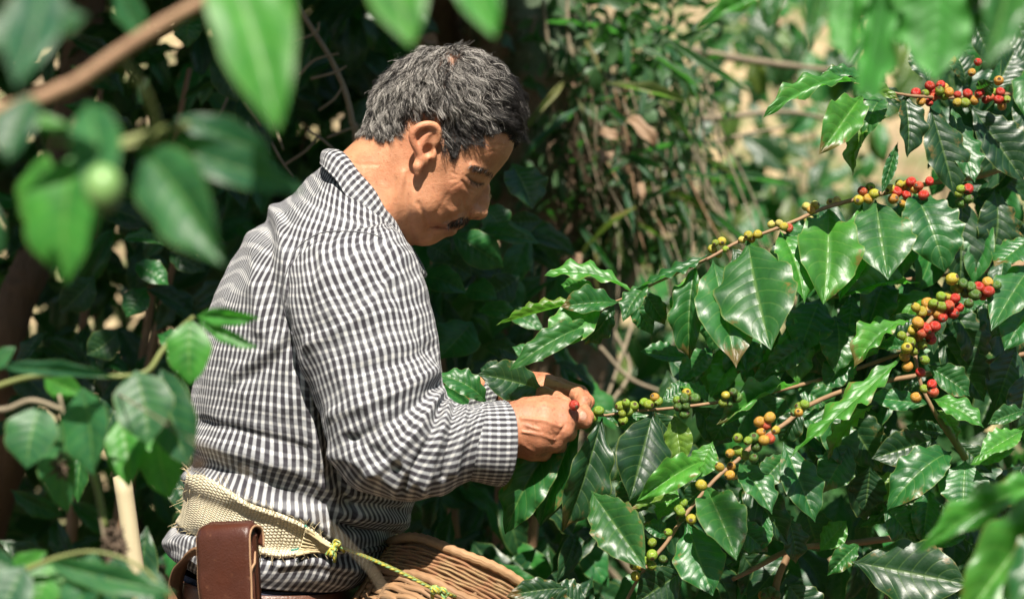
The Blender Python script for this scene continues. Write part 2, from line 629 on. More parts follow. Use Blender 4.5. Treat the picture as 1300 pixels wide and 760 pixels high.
# --- head and neck: outline traced in the plane of the profile, inflated sideways
HEAD_OUT = [(654, 176), (651, 190), (645, 202), (638, 211), (632, 218), (625, 226), (620, 233), (614, 243), (608, 254), (602, 264),
            (597, 271), (595.5, 276), (594, 281), (590, 286), (586, 289.5), (580.5, 292), (579.5, 296), (574, 299.5), (566, 301), (560, 304.5),
            (553, 309), (545, 312), (535, 312.5), (526, 311), (516, 313), (505, 322), (494, 345), (480, 372), (440, 372), (408, 300), (398, 250),
            (412, 217), (436, 193), (463, 168), (475, 150), (479, 130), (485, 112), (499, 93), (521, 77), (548, 66), (578, 62), (602, 68),
            (624, 81), (640, 99), (651, 121), (657, 147)]
HEAD_W = [  # px, py, half width mm, rounding depth px
    (575, 120, 78, 78), (500, 130, 70, 62), (640, 150, 64, 56), (624, 205, 61, 46), (592, 232, 67, 50), (602, 262, 56, 48),
    (578, 286, 50, 46), (550, 302, 42, 40), (545, 262, 65, 52), (528, 236, 66, 52), (480, 225, 59, 54), (470, 290, 64, 62), (455, 185, 54, 46),
    (560, 200, 71, 60), (615, 238, 56, 50)]
HAIR_REG = [(460, 168), (475, 180), (492, 184), (508, 182), (517, 172), (524, 160), (535, 153), (551, 152), (560, 160), (562, 180), (569, 203),
            (577, 208), (585, 200), (597, 183), (618, 176), (640, 173), (656, 180), (668, 150), (660, 100), (632, 68), (592, 48), (540, 52), (488, 74), (458, 120)]

HEAD_STROKES = [  # polyline, depth mm (negative = groove), sigma px
    ([(580, 292.5), (570, 291), (558, 289), (548, 289)], -4.2, 1.8),        # mouth
    ([(580, 288), (570, 287), (560, 285.5)], 1.6, 2.4),                      # upper lip
    ([(578, 296.5), (568, 296), (558, 294)], 1.8, 2.4),                      # lower lip
    ([(549, 289), (541, 295), (537, 304)], -2.4, 2.4),                       # mouth corner line down
    ([(597, 268), (586, 272), (570, 281), (556, 288), (546, 298)], -2.6, 2.6),  # cheek fold
    ([(600, 262), (585, 266), (566, 275), (550, 284)], 1.4, 6.0),
    ([(600, 216), (611, 217), (622, 221), (629, 224)], 3.4, 4.5),            # brow
    ([(588, 234), (596, 242), (606, 246), (613, 246)], -2.2, 2.0),           # bag under the eye
    ([(590, 240), (600, 249), (609, 252)], -1.4, 1.8),
    ([(585, 228), (576, 224)], -.7, 1.5), ([(584, 232), (574, 233)], -.7, 1.5), ([(585, 236), (576, 242)], -.7, 1.5),
    ([(589, 256), (589.5, 264), (594, 272), (598, 276)], -2.0, 1.8), ([(570, 250), (560, 268), (552, 280)], -.7, 2.2), ([(600, 279), (594, 284)], .8, 3),
    ([(535, 262), (545, 285), (543, 308)], -2.4, 3.0),
    ([(522, 226), (519, 250), (521, 280), (524, 306)], -1.7, 4.2),           # jaw to neck
    ([(516, 225), (509, 255), (505, 290), (503, 312)], 1.9, 5.0),            # neck cords
    ([(507, 232), (500, 262), (496, 300)], -1.1, 3.0),
    ([(490, 240), (483, 265), (480, 300)], .8, 5),
    ([(530, 250), (528, 270), (530, 290), (535, 308)], .9, 3.0),
    ([(470, 212), (466, 235), (468, 255)], -.5, 3),
    ([(440, 205), (462, 214), (486, 214)], -0.7, 2.0),
    ([(640, 196), (626, 196), (612, 200)], -0.5, 1.5), ([(645, 189), (630, 188), (614, 192)], -0.4, 1.4),
    ([(560, 302), (551, 299), (545, 303)], -0.9, 2.0)]


def head_fields(x2, y2):
    n = len(HEAD_OUT)
    d = seg_dist(x2, y2, HEAD_OUT + [HEAD_OUT[0]])
    d = np.where(in_poly(x2, y2, HEAD_OUT), d, -d)
    sw = 0; w = 0; dd = 0
    for (cx, cy, wm, dp) in HEAD_W:
        g = ((x2 - cx) ** 2 + (y2 - cy) ** 2 + 144.0) ** -1.6
        sw = sw + g; w = w + g * wm; dd = dd + g * dp
    w = w / sw * 1e-3; dd = dd / sw
    q = 1 - np.minimum(d / dd, 1)
    H2 = w * w * (1 - np.sign(q) * np.abs(q) ** 2.0)
    H = np.sqrt(np.maximum(H2, 0))
    dl = 0
    ins = sstep(2, 10, d)
    # eye socket, lid ball, cheekbone, hollow cheek, temple, jaw angle
    for cx, cy, sx, sy, am in ((606, 233, 9, 6.5, -6.5), (606.5, 231.5, 6.0, 5.5, 3.6), (584, 246, 17, 14, 2.0), (562, 262, 14, 15, -1.2), (592, 203, 12, 10, -1.5),
                               (588, 283, 8, 6, 2.0), (534, 262, 8, 20, 1.5), (552, 305, 8, 6, 2.0), (598, 255, 7, 6, -1.2)):
        dl = dl + am * 1e-3 * np.exp(-((x2 - cx) / sx) ** 2 - ((y2 - cy) / sy) ** 2)
    for poly, am, sg in HEAD_STROKES:
        dl = dl + am * 1e-3 * np.exp(-(seg_dist(x2, y2, poly) / sg) ** 2)
    # upper lid fold and lash slit
    dl = dl - 1.6e-3 * np.exp(-(seg_dist(x2, y2, [(614, 235), (608, 235.5), (601, 233), (595, 229)]) / 1.2) ** 2)
    dl = dl - 1.2e-3 * np.exp(-(seg_dist(x2, y2, [(615, 227), (608, 225.5), (600, 226), (593, 228)]) / 1.3) ** 2)
    dl = dl * ins
    H2 = np.where(H > 0, H2 + 2 * H * dl + dl * np.abs(dl), H2)
    return H2


def build_head():
    h = 0.0014
    lo = (float(W(396, 0).x), -0.098, float(W(0, 366).z)); hi = (float(W(660, 0).x), 0.098, float(W(0, 56).z))
    P, org = grid_pts(lo, hi, h)
    px = 650 + P[:, 0, 0, 0] / PXM
    py = 380 - (P[0, 0, :, 2] - CAMZ) / PXM
    X2, Y2 = np.meshgrid(px, py, indexing='ij')
    H2 = head_fields(X2, Y2)
    ay = np.abs(P[..., 1])
    F = (ay ** 2 - H2[:, None, :]) / (2 * np.sqrt(np.maximum(np.maximum(ay ** 2, H2[:, None, :]), 1.6e-4)))
    Pm = P.copy(); Pm[..., 1] = ay                  # symmetric features use |y|

    def w0(x, y, dep): return np.array([(x - 650) * PXM, dep, CAMZ - (y - 380) * PXM])
    ix = lambda a, b: slice(max(0, int(((a - 650) * PXM - org[0]) / h)), int(((b - 650) * PXM - org[0]) / h))
    iz = lambda a, b: slice(max(0, int((CAMZ - (b - 380) * PXM - org[2]) / h)), int((CAMZ - (a - 380) * PXM - org[2]) / h))
    # nose
    sl = (ix(570, 655), slice(None), iz(195, 300))
    Q = Pm[sl]
    f = polyline_r(Q, [w0(616.5, 226, 0), w0(614.5, 240, 0), w0(613, 255, 0), w0(609.8, 268.5, 0)], [.0042, .0062, .0072, .0096], .006)
    f = smin(f, ell(Q, w0(601, 269.5, .0105), (.0085, .0070, .0066)), .005)
    f = smin(f, cap(Q, w0(606, 274, 0), w0(597, 275, 0), .0042, .004), .004)
    f = smin(f, cap(Q, w0(613, 238, .004), w0(600, 262, .012), .0035, .004), .008)
    G = smin(F[sl], f, .006)
    G = np.maximum(G, -(ell(Q, w0(602.5, 276.3, .0062), (.0048, .0032, .0036))))
    F[sl] = G
    # ears (both sides)
    sl = (ix(500, 580), slice(None), iz(140, 240))
    Q = Pm[sl]
    e0 = lambda x, y, dep: np.array([(x - 650) * PXM * .965, dep, CAMZ - (y - 380) * PXM * .965])   # seen nearer than the profile plane
    rim = [(540, 206, .074), (533, 196, .079), (527, 186, .084), (524, 176, .087), (526.5, 168, .089), (535, 161.5, .0895), (545, 159.5, .088), (553, 161.5, .085), (557, 168, .082), (557, 176, .079), (552, 184, .076)]
    rim = catmull(rim, 24)
    f = polyline_r(Q, [e0(*p) for p in rim], np.interp(np.linspace(0, 1, 24), [0, .3, .7, 1], [.0032, .0036, .0035, .0028]), .003)
    anti = [(535, 205, .076), (533, 192, .080), (538, 180, .082), (545, 170, .083), (551, 166, .082)]
    f = smin(f, polyline_r(Q, [e0(*p) for p in catmull(anti, 12)], np.linspace(.0038, .0022, 12), .003), .0025)
    plate = None
    for (x, y, dep, rr) in ((541, 188, .076, .0105), (541, 175, .079, .0110), (535, 200, .076, .008), (534, 182, .080, .0090), (545, 168, .080, .009), (534, 170, .082, .007)):
        g = ell(Q, e0(x, y, dep), (rr, .0036, rr))
        plate = g if plate is None else smin(plate, g, .003)
    f = smin(f, plate, .003)
    f = smin(f, polyline_r(Q, [e0(535, 203, .077), e0(530.5, 212, .078), e0(530, 220, .077)], [.0048, .0050, .0036], .004), .004)   # lobe
    f = smin(f, ell(Q, e0(550, 197, .075), (.0036, .0034, .0055)), .004)                      # tragus
    G = smin(F[sl], f, .005)
    G = np.maximum(G, -(ell(Q, e0(544, 192, .0815), (.0066, .0066, .0085))))       # concha
    F[sl] = G
    V, Qd = surface_nets(F, org, h)
    return V, Qd


# --- hands (pixel x, pixel y, depth)
def build_hand(spec, lo_px, hi_px, ylo, yhi, h=0.0012):
    pts = np.array([W(lo_px[0], hi_px[1], ylo), W(hi_px[0], lo_px[1], ylo), W(lo_px[0], hi_px[1], yhi), W(hi_px[0], lo_px[1], yhi)])
    P, org = grid_pts(pts.min(0), pts.max(0), h)
    F = None
    for chain, radii, k in spec['palm']:
        g = polyline_r(P, [np.array(W(*c)) for c in chain], radii, .006)
        F = g if F is None else smin(F, g, k)
    for chain, radii, k in spec['fingers']:
        g = polyline_r(P, [np.array(W(*c)) for c in chain], radii, .003)
        F = smin(F, g, k)
    for chain, r, am in spec.get('veins', []):
        d = polyline_r(P, [np.array(W(*c)) for c in chain], [0.0] * len(chain), 1e-6)
        F = F - am * np.exp(-(d / r) ** 2)
    return surface_nets(F, org, h)


NEAR_HAND = {
    'palm': [
        ([(585, 556, -.188), (640, 549, -.172), (662, 543, -.168)], [.024, .0255, .0255], .01),
        ([(657, 526, -.166), (690, 524, -.174), (715, 532, -.174)], [.016, .0135, .0122], .010),
        ([(656, 538, -.170), (690, 540, -.182), (714, 545, -.178)], [.016, .0140, .0125], .010),
        ([(655, 552, -.168), (684, 557, -.180), (704, 559, -.175)], [.016, .0140, .0122], .010),
        ([(656, 562, -.162), (676, 569, -.170), (687, 571, -.166)], [.015, .0130, .0115], .010),
        ([(668, 535, -.150), (692, 545, -.150)], [.018, .016], .012)],
    'fingers': [
        ([(668, 519, -.152), (694, 515, -.160), (716, 520, -.166), (733, 528, -.166), (742, 534, -.163)], [.0140, .0122, .0112, .0108, .0092], .006),   # thumb
        ([(715, 533, -.174), (734, 533, -.148), (744, 529, -.132), (742, 521, -.124)], [.0115, .0098, .0088, .0075], .004),    # index
        ([(714, 546, -.178), (721, 549, -.146), (714, 543, -.122), (702, 540, -.122)], [.0120, .0100, .009, .0078], .003),
        ([(703, 560, -.175), (708, 565, -.144), (701, 557, -.120), (690, 550, -.122)], [.0118, .0098, .0088, .0076], .003),
        ([(687, 572, -.166), (692, 577, -.140), (687, 567, -.120), (678, 560, -.122)], [.0108, .0088, .008, .0070], .003)],
    'veins': [
        ([(662, 530, -.193), (690, 533, -.197), (712, 541, -.193)], .0022, .0017),
        ([(664, 548, -.196), (688, 552, -.197), (704, 558, -.192)], .0020, .0016),
        ([(668, 540, -.196), (684, 545, -.198)], .0018, .0013),
        ([(660, 560, -.190), (676, 571, -.188), (686, 575, -.182)], .0022, .0014),
        ([(727, 519, -.176), (729, 526, -.180), (727, 533, -.178)], .0013, -.0018),
        ([(731, 520, -.176), (733, 527, -.179), (731, 534, -.176)], .0011, -.0015),
        ([(708, 552, -.190), (713, 546, -.191), (716, 539, -.188)], .0016, -.0016),
        ([(700, 545, -.194), (704, 552, -.193), (702, 560, -.190)], .0013, -.0011), ([(672, 566, -.184), (688, 561, -.190), (700, 562, -.188)], .0014, -.0014),
        ([(690, 518, -.176), (694, 524, -.178), (706, 530, -.184)], .0016, -.0018), ([(695, 512, -.172), (697, 520, -.174)], .0011, -.0013)]}
FAR_HAND = {
    'palm': [
        ([(610, 505, .01), (655, 498, -.035), (672, 495, -.045)], [.023, .0225, .022], .01),
        ([(668, 492, -.055), (690, 490, -.062), (706, 495, -.066)], [.0125, .0115, .0112], .010),
        ([(668, 492, -.045), (692, 487, -.046), (710, 491, -.046)], [.0125, .0115, .0112], .010),
        ([(667, 496, -.032), (690, 491, -.030), (706, 495, -.028)], [.0125, .0112, .0110], .010),
        ([(666, 502, -.022), (688, 499, -.016), (700, 503, -.012)], [.012, .0108, .0100], .010)],
    'fingers': [
        ([(706, 495, -.066), (732, 501, -.080), (741, 510, -.096), (737, 522, -.108)], [.0108, .0096, .0088, .0076], .004),   # index
        ([(710, 491, -.046), (736, 499, -.055), (745, 510, -.072), (739, 523, -.086)], [.0108, .0096, .0088, .0074], .003),
        ([(706, 495, -.028), (730, 507, -.034), (736, 517, -.052), (729, 528, -.068)], [.0118, .0100, .009, .0078], .003),
        ([(700, 503, -.012), (720, 510, -.014), (724, 521, -.032), (717, 529, -.046)], [.0105, .009, .008, .0070], .003),
        ([(672, 500, -.062), (690, 502, -.088), (706, 507, -.108), (718, 511, -.122)], [.0125, .0108, .0096, .0074], .006)],
    'veins': [
        ([(729, 497, -.094), (735, 501, -.094)], .0014, -.0016), ([(712, 484, -.078), (718, 500, -.094)], .0016, -.0014), ([(690, 488, -.075), (716, 492, -.082), (730, 498, -.088)], .002, .0012)]}


def make_person():
    HV, HQ = build_head()
    NV, NQ = build_hand(NEAR_HAND, (570, 480), (770, 620), -.25, -.08)
    FV, FQ = build_hand(FAR_HAND, (590, 440), (775, 570), -.145, .06)
    # the body under the clothes, coarse
    sh = [np.array(p) for p in ([*W(445, 350, -.12)], [*W(510, 565, -.19)], [*W(592, 556, -.187)])]
    sf = [np.array(p) for p in ([*W(470, 320, .15)], [*W(540, 545, .17)], [*W(625, 497, .00)])]
    P, org = grid_pts((-.47, -.30, .80), (.02, .26, 1.42), .010)
    F = polyline_r(P, sh, [.042, .036, .023], .02)
    F = smin(F, polyline_r(P, sf, [.05, .04, .024], .02), .02)
    F = smin(F, polyline_r(P, [np.array(W(345, 720, .02)), np.array(W(385, 560, .02)), np.array(W(430, 390, .02)), np.array(W(452, 320, .0))], [.09, .09, .085, .05], .03), .04)
    F = smin(F, cap(P, np.array(W(430, 345, -.10)), np.array(W(440, 340, .13)), .05, .05), .04)
    TV, TQ = surface_nets(F, org, .010)
    V = np.vstack([HV, NV, FV, TV])
    o1, o2, o3 = len(HV), len(HV) + len(NV), len(HV) + len(NV) + len(FV)
    Q = np.vstack([HQ, NQ + o1, FQ + o2, TQ + o3])
    # painted skin tone (lips, darker eye socket, scalp under the hair, sun-browned hands)
    px, py = to_px(np.concatenate([HV[:, :1], 0 * HV[:, :1], HV[:, 2:]], 1))
    tint = np.ones((len(V), 4)) * np.array([.47, .225, .122, 1])
    th = tint[:len(HV), :3]

    def paint(mask, c): th[:] = th * (1 - mask[:, None]) + np.array(c) * mask[:, None]
    paint(.35 * np.exp(-((px - 585) / 22) ** 2 - ((py - 245) / 16) ** 2), (.47, .16, .085))
    paint(.7 * np.exp(-(seg_dist(px, py, [(580, 292), (566, 291), (554, 290)]) / 3.2) ** 2), (.36, .12, .085))
    paint(.35 * np.exp(-((px - 575) / 18) ** 2 - ((py - 297) / 12) ** 2), (.30, .16, .11))     # stubble
    paint(.9 * np.exp(-(seg_dist(px, py, [(614, 235), (608, 235.5), (601, 233.2), (596, 230)]) / 1.5) ** 2), (.03, .016, .012))
    paint(.35 * np.exp(-((px - 602) / 10) ** 2 - ((py - 236) / 6) ** 2), (.28, .115, .07))  # darker patch at the eye socket
    ear = np.exp(-((px - 538) / 16) ** 2 - ((py - 188) / 30) ** 2) * (np.abs(HV[:, 1]) > .070)
    paint(.5 * ear, (.52, .19, .11))
    poly = [(p[0], p[1]) for p in HAIR_REG]
    dh = np.where(in_poly(px, py, poly), 1, -1) * seg_dist(px, py, poly + [poly[0]])
    bald = np.exp(-((px - 574) / 7) ** 2 - ((py - 81) / 6) ** 2)
    notear = 1 - np.clip(ear * 2, 0, 1)
    paint(sstep(0, 7, dh) * (1 - bald) * np.where(np.abs(HV[:, 1]) > .081, notear, 1) * .85, (.06, .048, .042))
    tint[:len(HV), :3] = th
    tint[o1:o3, :3] = (.40, .17, .092)
    px2, py2 = to_px(V[o1:o3]); nn = vnoise(V[o1:o3], 60, 5) * .5 + vnoise(V[o1:o3], 150, 6) * .5
    tint[o1:o3, :3] *= (1 - .34 * sstep(.2, .9, nn))[:, None]
    # finger nails
    for c, r in ((W(741, 527, -.176), .006), (W(714, 501, -.1285), .0055)):
        g = np.linalg.norm(V[o1:o3] - np.array(c), axis=1)
        k = sstep(r, r * .7, g)[:, None]
        tint[o1:o3, :3] = tint[o1:o3, :3] * (1 - k) + np.array((.55, .33, .24)) * k
    t = NT('skin')
    at = t.n('Attribute', attribute_name='tint')
    ob = coord(t)
    n1 = t.noise(ob, 45, 4); n2 = t.noise(ob, 260, 3, .6); n3 = t.noise(ob, 700, 2, .6)
    c = t.mix(1.0, at.outputs['Color'], t.ramp(n1, [(.3, (.78, .72, .68)), (.7, (1.16, 1.16, 1.16))]), 'MULTIPLY')
    n5 = t.noise(ob, 22, 3)
    c = t.mix(t.math('MULTIPLY', t.step(n5, .5, .68), .30), c, t.mix(1.0, c, (.86, .60, .52), 'MULTIPLY'))
    c = t.mix(t.math('MULTIPLY', t.step(n2, .58, .72), .6), c, t.mix(1.0, c, (.62, .50, .46), 'MULTIPLY'))
    hgt = t.math('ADD', t.math('MULTIPLY', n2, .7), t.math('MULTIPLY', n3, .5))
    skin = t.done(t.pbsdf(c, .54, t.bump(hgt, .0008), Specular_IOR_Level=.42, Subsurface_Weight=.22, Subsurface_Radius=(1, .32, .16), Subsurface_Scale=.0075))
    me = mesh('person', V, Q, None, True, tint)
    me.materials.append(skin)
    root = link('person', me)
    tag(root, 'grey-haired man in a checked shirt bending over coffee cherries', 'person')
    return root, HV, HQ


PERSON, HEADV, HEADQ = make_person()


# --- hair
def strands(name, roots, dirs, mat, parent, radius, col):
    """roots (n,k,3) points of each strand"""
    n, k, _ = roots.shape
    cu = bpy.data.hair_curves.new(name)
    cu.add_curves([k] * n)
    cu.attributes['position'].data.foreach_set('vector', roots.astype(np.float32).ravel())
    ra = cu.attributes.get('radius') or cu.attributes.new('radius', 'FLOAT', 'POINT')
    t = np.linspace(0, 1, k)
    ra.data.foreach_set('value', (radius * (1 - .65 * t ** 2)[None] * np.ones((n, 1))).astype(np.float32).ravel())
    ca = cu.attributes.new('hair_tone', 'FLOAT', 'CURVE')
    ca.data.foreach_set('value', col.astype(np.float32))
    cu.materials.append(mat)
    o = bpy.data.objects.new(name, cu)
    COL.objects.link(o)
    o.parent = parent
    o.matrix_parent_inverse = Matrix.Identity(4)
    return o


def hair_mat():
    t = NT('hair')
    a = t.n('Attribute', attribute_name='hair_tone')
    c = t.ramp(a.outputs['Fac'], [(0, (.008, .007, .007)), (.45, (.035, .03, .027)), (.6, (.17, .155, .14)), (1, (.52, .49, .45))])
    return t.done(t.pbsdf(c, .45, None, Specular_IOR_Level=.35))


M_HAIR = hair_mat()


def make_hair():
    rg = np.random.default_rng(5)
    me = PERSON.data
    nh = len(HEADV)
    tri = HEADQ
    C = HEADV[tri].mean(1)
    e1 = HEADV[tri[:, 2]] - HEADV[tri[:, 0]]; e2 = HEADV[tri[:, 3]] - HEADV[tri[:, 1]]
    Nn = np.cross(e1, e2); A = np.linalg.norm(Nn, axis=1); Nn /= A[:, None] + 1e-12
    px = 650 + C[:, 0] / PXM; py = 380 - (C[:, 2] - CAMZ) / PXM
    dh = np.where(in_poly(px, py, HAIR_REG), 1, -1) * seg_dist(px, py, HAIR_REG + [HAIR_REG[0]])
    w = sstep(-3, 11, dh) * A
    earm = (np.abs(C[:, 1]) > .078) & (px > 515) & (px < 563) & (py > 150) & (py < 225)
    w[earm] = 0
    w *= 1 - .97 * np.exp(-((px - 575) / 9) ** 2 - ((py - 80) / 7) ** 2) * (C[:, 1] < .03)
    w *= np.where(C[:, 1] < .02, 1, .55)
    n = 26000
    sel = rg.choice(len(C), n, p=w / w.sum())
    c = C[sel] + .0012 * rg.standard_normal((n, 3)); nrm = Nn[sel]
    hx = px[sel]; hy = py[sel]
    # flow away from the crown, lying on the scalp
    wh = np.array([(574 - 650) * PXM, -.012, CAMZ - (84 - 380) * PXM])
    fl = c - wh
    # swirl, and comb the front forwards
    sw = np.stack([-fl[:, 2], 0 * fl[:, 0], fl[:, 0]], -1)
    fl = fl / (np.linalg.norm(fl, axis=1)[:, None] + .01) + .18 * sw / (np.linalg.norm(sw, axis=1)[:, None] + .01)
    front = sstep(585, 640, hx)
    fl = fl + front[:, None] * np.array([.75, 0, .02])
    fl[:, 2] -= .25 * (1 - front)
    fl -= nrm * (fl * nrm).sum(1)[:, None]
    fl /= np.linalg.norm(fl, axis=1)[:, None] + 1e-9
    fl += .16 * rg.standard_normal((n, 3)); 
    edge = sstep(0, 26, np.maximum(dh[sel], 0))
    nape = sstep(150, 185, hy) * sstep(540, 500, hx)
    L = (.018 + .009 * edge + .013 * front * sstep(2, 24, np.maximum(dh[sel], 0)) - .007 * front * (1 - edge)) * (.8 + .35 * rg.random(n)) * (1 - .55 * nape)
    tem = np.exp(-((hx - 574) / 10) ** 2 - ((hy - 195) / 14) ** 2)
    L = L * (1 - .25 * tem) * (1 - .40 * front * sstep(.025, .055, np.abs(c[:, 1])))
    side = sstep(.045, .07, np.abs(c[:, 1]))
    lift = (.46 + .42 * front * edge) * (.25 + .75 * edge) * (1 - .35 * side * sstep(545, 570, hx))
    k = 10
    t = np.linspace(0, 1, k)
    wav = .0036 * (1 + .4 * front) * (.5 + rg.random(n))
    ph = vnoise(c, 38, 9)[:, None] * 3
    sd = np.cross(nrm, fl); sd /= np.linalg.norm(sd, axis=1)[:, None] + 1e-9
    a = lift[:, None] * (t * 1.0 - .78 * t ** 2)[None]
    b = (.45 * t + .50 * t ** 2)[None] * np.ones((n, 1))
    R = c[:, None] + L[:, None, None] * (a[..., None] * nrm[:, None] + b[..., None] * fl[:, None])
    R = R + (wav[:, None] * np.sin(ph + t[None] * 8.5) * t[None])[..., None] * sd[:, None]
    R = R + (.0030 * np.cos(ph * 1.3 + t[None] * 8) * t[None])[..., None] * nrm[:, None]
    R[..., 2] -= (L[:, None] * .12 * front[:, None] * t[None] ** 2)
    # clumps
    g = rg.choice(n, 1100, replace=False)
    best = np.zeros(n, int)
    for i in range(0, n, 1500):
        d = ((c[i:i + 1500, None] - c[None, g]) ** 2).sum(-1)
        best[i:i + 1500] = g[d.argmin(1)]
    loc = R - c[:, None]
    off = c[best] - c
    m = (.64 * t ** .9)[None, :, None] * (rg.random(n) < .97)[:, None, None]
    R = R * (1 - m) + (R[best] + .0013 * rg.standard_normal((n, 1, 3))) * m
    dark = np.maximum(sstep(600, 632, hx), sstep(128, 165, hy) * sstep(548, 566, hx))
    cl = rg.random(n)[best]                       # whole locks turn grey together
    grey = (.26 + .46 * sstep(.35, .70, cl)) * (1 - .95 * dark)
    tone = np.where(rg.random(n) < np.clip(grey, .02, .8), .60 + .40 * rg.random(n), .42 * rg.random(n))
    strands('hair', R, None, M_HAIR, PERSON, .00021, tone)

    # moustache, eyebrows and lashes, combed along their own direction
    bv = BVHTree.FromPolygons(HEADV.tolist(), HEADQ.tolist())

    def tuft(name, poly, n, L, ddir, spread, grey, lift=.5, both=True):
        pts, tn = [], []
        xs = [p[0] for p in poly]; ys = [p[1] for p in poly]
        tries = 0
        while len(pts) < n and tries < n * 40:
            tries += 1
            x = rg.uniform(min(xs), max(xs)); y = rg.uniform(min(ys), max(ys))
            if not in_poly(np.array([x]), np.array([y]), poly)[0]: continue
            sgn = 1 if (both and rg.random() < .35) else -1
            loc, nn, _, _ = bv.ray_cast(Vector(((x - 650) * PXM, sgn * .2, CAMZ - (y - 380) * PXM)), Vector((0, -sgn, 0)))
            if loc is None: continue
            d = np.array([ddir[0], sgn * .1, -ddir[1]], float) + spread * rg.standard_normal(3)
            nv = np.array(nn)
            d = d - nv * (d @ nv); d /= np.linalg.norm(d) + 1e-9
            l = L * (.6 + .7 * rg.random())
            tt = np.linspace(0, 1, 5)
            S = np.array(loc)[None] + l * (tt[:, None] * d[None] * .9 + (lift * (tt - .55 * tt ** 2))[:, None] * nv[None])
            S[:, 2] -= .15 * l * tt ** 2
            pts.append(S); tn.append(.62 + .38 * rg.random() if rg.random() < grey else .3 * rg.random())
        strands(name, np.array(pts), None, M_HAIR, PERSON, .00016, np.array(tn))
    tuft('moustache', [(597, 275.5), (590, 275.5), (581, 279), (572, 284), (568, 287), (575, 287.5), (583, 288), (591, 284), (597, 281)], 380, .0075, (-.35, 1), .30, .0, .22)
    tuft('eyebrow', [(599, 214), (606, 213.5), (618, 217), (631, 223), (629, 227), (616, 222), (604, 219)], 190, .0065, (-.6, .25), .3, .02, .3)
    tuft('eyelashes', [(615, 235), (607, 236.5), (598, 233), (598, 231.5), (608, 234)], 40, .0045, (.35, 1), .25, .0, .35)


make_hair()


# ------------------------------------------------------------------ clothes
def loft(pairs, nu, nv, bw, yc, yaw=0.0, expo=2.3, ends=None):
    """pairs: ((Lx,Ly),(Rx,Ry)) outline pixels; bw half depth (m); yc depth of the ring centre"""
    A = np.array([[*p[0], *p[1]] for p in pairs], float)
    C = np.concatenate([A, np.asarray(bw)[:, None], np.asarray(yc)[:, None]], 1)
    C = catmull(C, nv)
    th = np.linspace(0, 2 * math.pi, nu, endpoint=False) - math.pi / 2     # starts on the far side
    V = np.zeros((nv, nu, 3))
    for i in range(nv):
        lx, ly, rx, ry, b, y = C[i]
        Lp = np.array(W(lx, ly, y)); Rp = np.array(W(rx, ry, y))
        c = (Lp + Rp) / 2; d = Rp - Lp; e = np.linalg.norm(d) / 2; d = d / (2 * e + 1e-12)
        cy, sy = math.cos(yaw), math.sin(yaw)
        a = math.sqrt(max(e * e - (b * sy) ** 2, (e * .35) ** 2)) / cy
        ct, st = np.cos(th), np.sin(th)
        ct = np.sign(ct) * np.abs(ct) ** (2 / expo); st = np.sign(st) * np.abs(st) ** (2 / expo)
        p = a * ct; q = b * st                       # q > 0 : near side
        al = p * cy + q * sy
        ay = p * sy - q * cy
        V[i] = c + al[:, None] * d + ay[:, None] * np.array([0, 1.0, 0])
    return V


def uv_of(V):
    nv, nu, _ = V.shape
    du = np.linalg.norm(np.diff(np.concatenate([V, V[:, :1]], 1), axis=1), axis=2)
    u = np.concatenate([np.zeros((nv, 1)), np.cumsum(du, 1)[:, :-1]], 1)
    u = u - u[:, nu // 2][:, None]
    m = V.mean(1)
    v = np.concatenate([[0], np.cumsum(np.linalg.norm(np.diff(m, axis=0), axis=1))])
    return np.stack([u, np.broadcast_to(v[:, None], u.shape)], -1)


def normals_of(V, close=True):
    du = np.roll(V, -1, 1) - np.roll(V, 1, 1)
    dv = np.gradient(V, axis=0)
    n = np.cross(du, dv)
    n /= np.linalg.norm(n, axis=2)[..., None] + 1e-12
    c = V.mean(1, keepdims=True)
    if ((V - c) * n).sum() < 0: n = -n
    return n


def sculpt(V, UV, strokes, noise_amp=.0018, seed=1, far=True, aniso=(1, 1, 1)):
    N = normals_of(V)
    px, py = to_px(V)
    near = sstep(.15, -.25, N[..., 1])
    off = np.zeros(V.shape[:2])
    du = np.zeros(V.shape[:2]); dvv = np.zeros(V.shape[:2])
    for poly, am, sg in strokes:
        d = seg_dist(px, py, poly)
        e = np.exp(-(d / sg) ** 2)
        # taper towards the ends of the stroke
        off += 1.4 * am * 1e-3 * np.exp(-(d / (.85 * sg)) ** 2) * near
    P = V * np.array(aniso)
    off += noise_amp * vnoise(P, 9, seed) + noise_amp * .55 * vnoise(P, 24, seed + 1)
    rid = 1 - np.abs(vnoise(P, 7, seed + 2)); off += noise_amp * 1.1 * np.clip(rid, 0, 1) ** 3
    V2 = V + N * off[..., None]
    UV2 = UV + np.stack([.010 * vnoise(V, 3.2, seed + 4) + .003 * vnoise(V, 9, seed + 5) + .35 * off,
                         .010 * vnoise(V, 3.0, seed + 6) + .0035 * vnoise(V, 10, seed + 7) + .5 * off], -1)
    return V2, UV2


